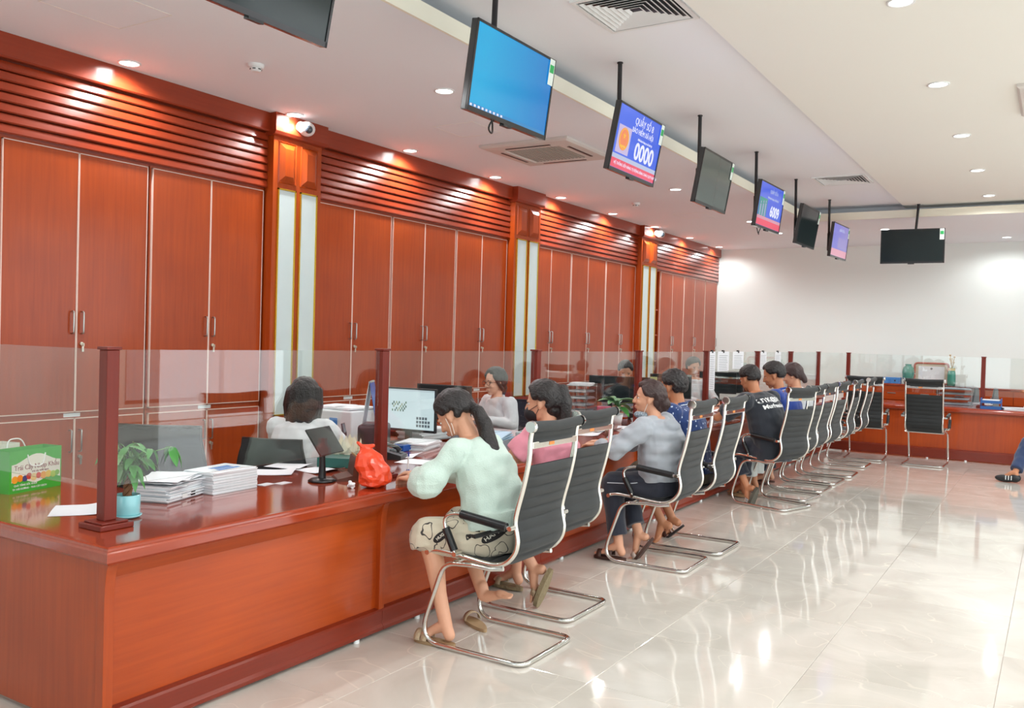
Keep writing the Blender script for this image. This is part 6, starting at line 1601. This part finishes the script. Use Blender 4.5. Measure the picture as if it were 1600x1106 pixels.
def clipped(x, y, w_, h, lab, along='y', zt=ZG, lettering=True, off=0.0):
    r = thing('clipped_notice', lab, 'notice', (x, y, zt))
    if along == 'y':
        B().box(0.0065 + off, 0.0078 + off, -w_ / 2, w_ / 2, -h, 0.004).build('sheet', m_paper, r)
        B().box(-0.01, 0.012 + off, -0.02, 0.02, -0.012, 0.02).build('clip', m_black, r)
        if lettering:
            q = B()
            for k in range(int(h / 0.022)): q.box(0.0079 + off, 0.0082 + off, -w_ * 0.38, w_ * (0.38 - 0.1 * ((k * 3) % 4) / 3), -0.045 - k * 0.02, -0.041 - k * 0.02)
            q.build('printed_lines', m_grey, r)
    else:
        B().box(-w_ / 2, w_ / 2, -0.0078, -0.0065, -h, 0.004).build('sheet', m_paper, r)
        B().box(-0.03, 0.03, -0.012, 0.01, -0.012, 0.02).build('clip', m_black, r)
        q = B()
        for k in range(int(h / 0.022)): q.box(-w_ * 0.38, w_ * 0.3, -0.0082, -0.0079, -0.045 - k * 0.02, -0.041 - k * 0.02)
        q.build('printed_lines', m_grey, r)
clipped(XG, 9.52, 0.2, 0.42, 'long white notice clipped to the glass just past the fifth post')
clipped(XG, 9.9, 0.4, 0.22, 'wide white notice clipped to the glass past the long one')
clipped(XG, 10.45, 0.42, 0.20, 'wide white notice clipped to the glass before the sixth post')
clipped(XG, 11.5, 0.3, 0.22, 'white notice clipped to the glass over the plain blue polo customer')
clipped(XG, 12.2, 0.3, 0.16, 'small white notice clipped to the glass near the woman in white')
clipped(-0.30, 14.62, 0.22, 0.32, 'white notice clipped to the back counter glass at the frame edge', 'x')

# ------------------------------------------------------------------ behind the back counter
t = thing('low_credenza', 'low red-brown credenza against the cream back wall holding the certificate', 'cabinet', (-3.2, 16.2, 0))
B().box(0, 4.6, 0, 0.48, 0.0, 0.955).build('carcass', wood_v, t)
B().box(-0.01, 4.61, -0.015, 0.48, 0.955, 0.985).build('top', wood_topx, t, bevel=0.003)
for k in range(8): 
    d_ = B().box(0.015 + k * 0.515, 0.52 + k * 0.515, -0.018, 0.0, 0.06, 0.70).build('door', wood_v, t); B().box(0.47 + k * 0.515, 0.485 + k * 0.515, -0.03, -0.018, 0.4, 0.5).build('handle', m_steel, d_)
    d_ = B().box(0.015 + k * 0.515, 0.52 + k * 0.515, -0.018, 0.0, 0.72, 0.94).build('drawer', wood_x, t); B().box(0.2 + k * 0.515, 0.33 + k * 0.515, -0.03, -0.018, 0.82, 0.835).build('handle', m_steel, d_)
zc = 0.985
def vase(x, y, lab, prof, m, flowers=False):
    t = thing('vase', lab, 'vase', (x, y, zc)); B().lathe(prof, seg=24, caps=False).build('vase_body', m, t)
    if flowers:
        b = B()
        for k in range(16):
            a = k * 2.4; rr = 0.03 + 0.04 * (k % 4) / 4; b.tube([(0, 0, 0.27), (rr * math.cos(a), rr * math.sin(a), 0.38 + 0.03 * (k % 5))], 0.003, 5); b.ball((rr * math.cos(a), rr * math.sin(a), 0.39 + 0.03 * (k % 5)), 0.012, 8)
        b.build('dried_flowers', mat('dried_straw', srgb(206, 180, 140), 0.8), t)
        B().lathe([(0.052, 0.25), (0.054, 0.29), (0.05, 0.295)], seg=20, caps=False).build('straw_band', mat('straw', srgb(206, 186, 140), 0.7), t)
m_vg = mat('celadon_glaze', srgb(84, 150, 136), 0.25, coat=0.5, noise_amt=0.3, noise_scale=8)
q = ony(1419, 585, 16.4); vase(q.x, 16.4, 'bulbous celadon green vase on the credenza beside the framed certificate', [(0.0005, 0.001), (0.06, 0.001), (0.085, 0.08), (0.098, 0.2), (0.085, 0.27), (0.045, 0.31), (0.055, 0.335), (0.045, 0.335), (0.035, 0.31), (0.0005, 0.3)], m_vg)
q = ony(1487, 580, 16.4); vase(q.x, 16.4, 'cylindrical green vase with dried straw flowers on the far side of the certificate', [(0.0005, 0.001), (0.06, 0.001), (0.066, 0.05), (0.064, 0.2), (0.05, 0.26), (0.05, 0.3), (0.0005, 0.3)], mat('jade_glaze', srgb(60, 146, 128), 0.25, coat=0.5), True)
q = ony(1455, 585, 16.45)
t = thing('framed_certificate', 'certificate in a rounded pinkish wooden frame leaning on the back wall', 'picture frame', (q.x, 16.45, zc))
fr = B(); W_, H_ = 0.52, 0.36
loop = fil([(-W_ / 2, 0, H_ / 2), (-W_ / 2, 0.02, H_), (W_ / 2, 0.02, H_), (W_ / 2, 0, 0.018), (-W_ / 2, 0, 0.018), (-W_ / 2, 0, H_ / 2 - 0.01)], 0.05, 4)
fr.tube(loop, 0.018, 8); fr.build('frame', mat('frame_rosewood', srgb(190, 112, 96), 0.4), t); B().box(-W_ / 2 + 0.01, W_ / 2 - 0.01, 0.012, 0.02, 0.02, H_ - 0.01).build('mount', mat('mount_beige', srgb(206, 196, 176), 0.7), t)
o = B().box(-W_ / 2 + 0.06, W_ / 2 - 0.06, 0.009, 0.0115, 0.05, H_ - 0.05).build('certificate', m_paper, t); B().cyl((0, 0.0085, H_ - 0.09), (0, 0.0075, H_ - 0.09), 0.018, seg=16).build('seal', m_grey, o)
# on the back counter
q = onz(1395, 622); 
t = thing('file_box', 'bright blue plastic box with a dark hole on the credenza', 'box', (ony(1391, 593, 16.35).x, 16.35, zc)); B().box(-0.17, 0.17, -0.1, 0.1, 0.0, 0.10).build('casing', mat('box_blue', srgb(52, 130, 206), 0.4), t, bevel=0.006); B().cyl((0.09, -0.1, 0.05), (0.09, -0.103, 0.05), 0.014, seg=12).build('finger_hole', m_black, t)
sheets(ony(1358, 592, 16.35).x, 16.35, zc, 0.3, 0.25, 0.09, 0.1, 'heap of white papers on the credenza next to the blue box', 5, 0.02)
p = onz(1492, 632); tray(p.x, 14.86, WT, R_(90), 'large clear letter tray on the back counter behind the frontal chair', w_=0.26, d=0.50, levels=4)
def fan(x, y, lab):
    t = thing('grey_stand_board', lab, 'display stand', (x, y, WT), 0.4)
    for k in (-1, 1):
        b = B(); b.prism([(-0.05, 0), (0.05, 0), (0.03, 0.26), (0.005, 0.28), (-0.01, 0.26)], 'y', k * 0.03 - 0.006, k * 0.03 + 0.006); b.build('board', m_grey, t)
    B().box(-0.06, 0.06, -0.04, 0.04, 0, 0.012).build('foot', m_grey, t)
fan(onz(1520, 636).x, 14.9, 'grey upright fin-shaped stand beside the clear letter tray')
fan(onz(1548, 638).x + 0.02, 14.92, 'grey upright fin-shaped stand beyond the back counter post')
p = onz(1549, 636); t = thing('blue_tray', 'two-tier blue desk tray beside the back counter post', 'tray', (p.x + 0.02, 14.36, WT))
mb = mat('tray_blue', srgb(44, 100, 170), 0.4)
for k in range(2): B().box(-0.13, 0.13, -0.13, 0.13, 0.001 + k * 0.08, 0.006 + k * 0.08).box(-0.13, -0.125, -0.13, 0.13, 0.006 + k * 0.08, 0.07 + k * 0.08).box(0.125, 0.13, -0.13, 0.13, 0.006 + k * 0.08, 0.07 + k * 0.08).box(-0.125, 0.125, -0.13, -0.125, 0.006 + k * 0.08, 0.04 + k * 0.08).build('tier', mb, t)
B().box(-0.11, 0.11, -0.1, 0.1, 0.087, 0.13).build('contents', m_paper, t)
for x, y, h, rz, l in [(-0.55, 14.4, 0.03, 0.3, 'scattered papers on the back counter beyond the blue tray'), (-0.25, 14.85, 0.07, -0.2, 'heap of white papers on the back counter at the frame edge'), (-1.0, 14.95, 0.05, 0.1, 'crumpled white papers between the clear tray and the post')]:
    sheets(x, y, WT, 0.3, 0.22, h, rz, l, 4, 0.02)
sheets(-2.55, 14.4, WT, 0.3, 0.22, 0.04, 0.1, 'papers on the back counter next to the corner post', 3, 0.02)
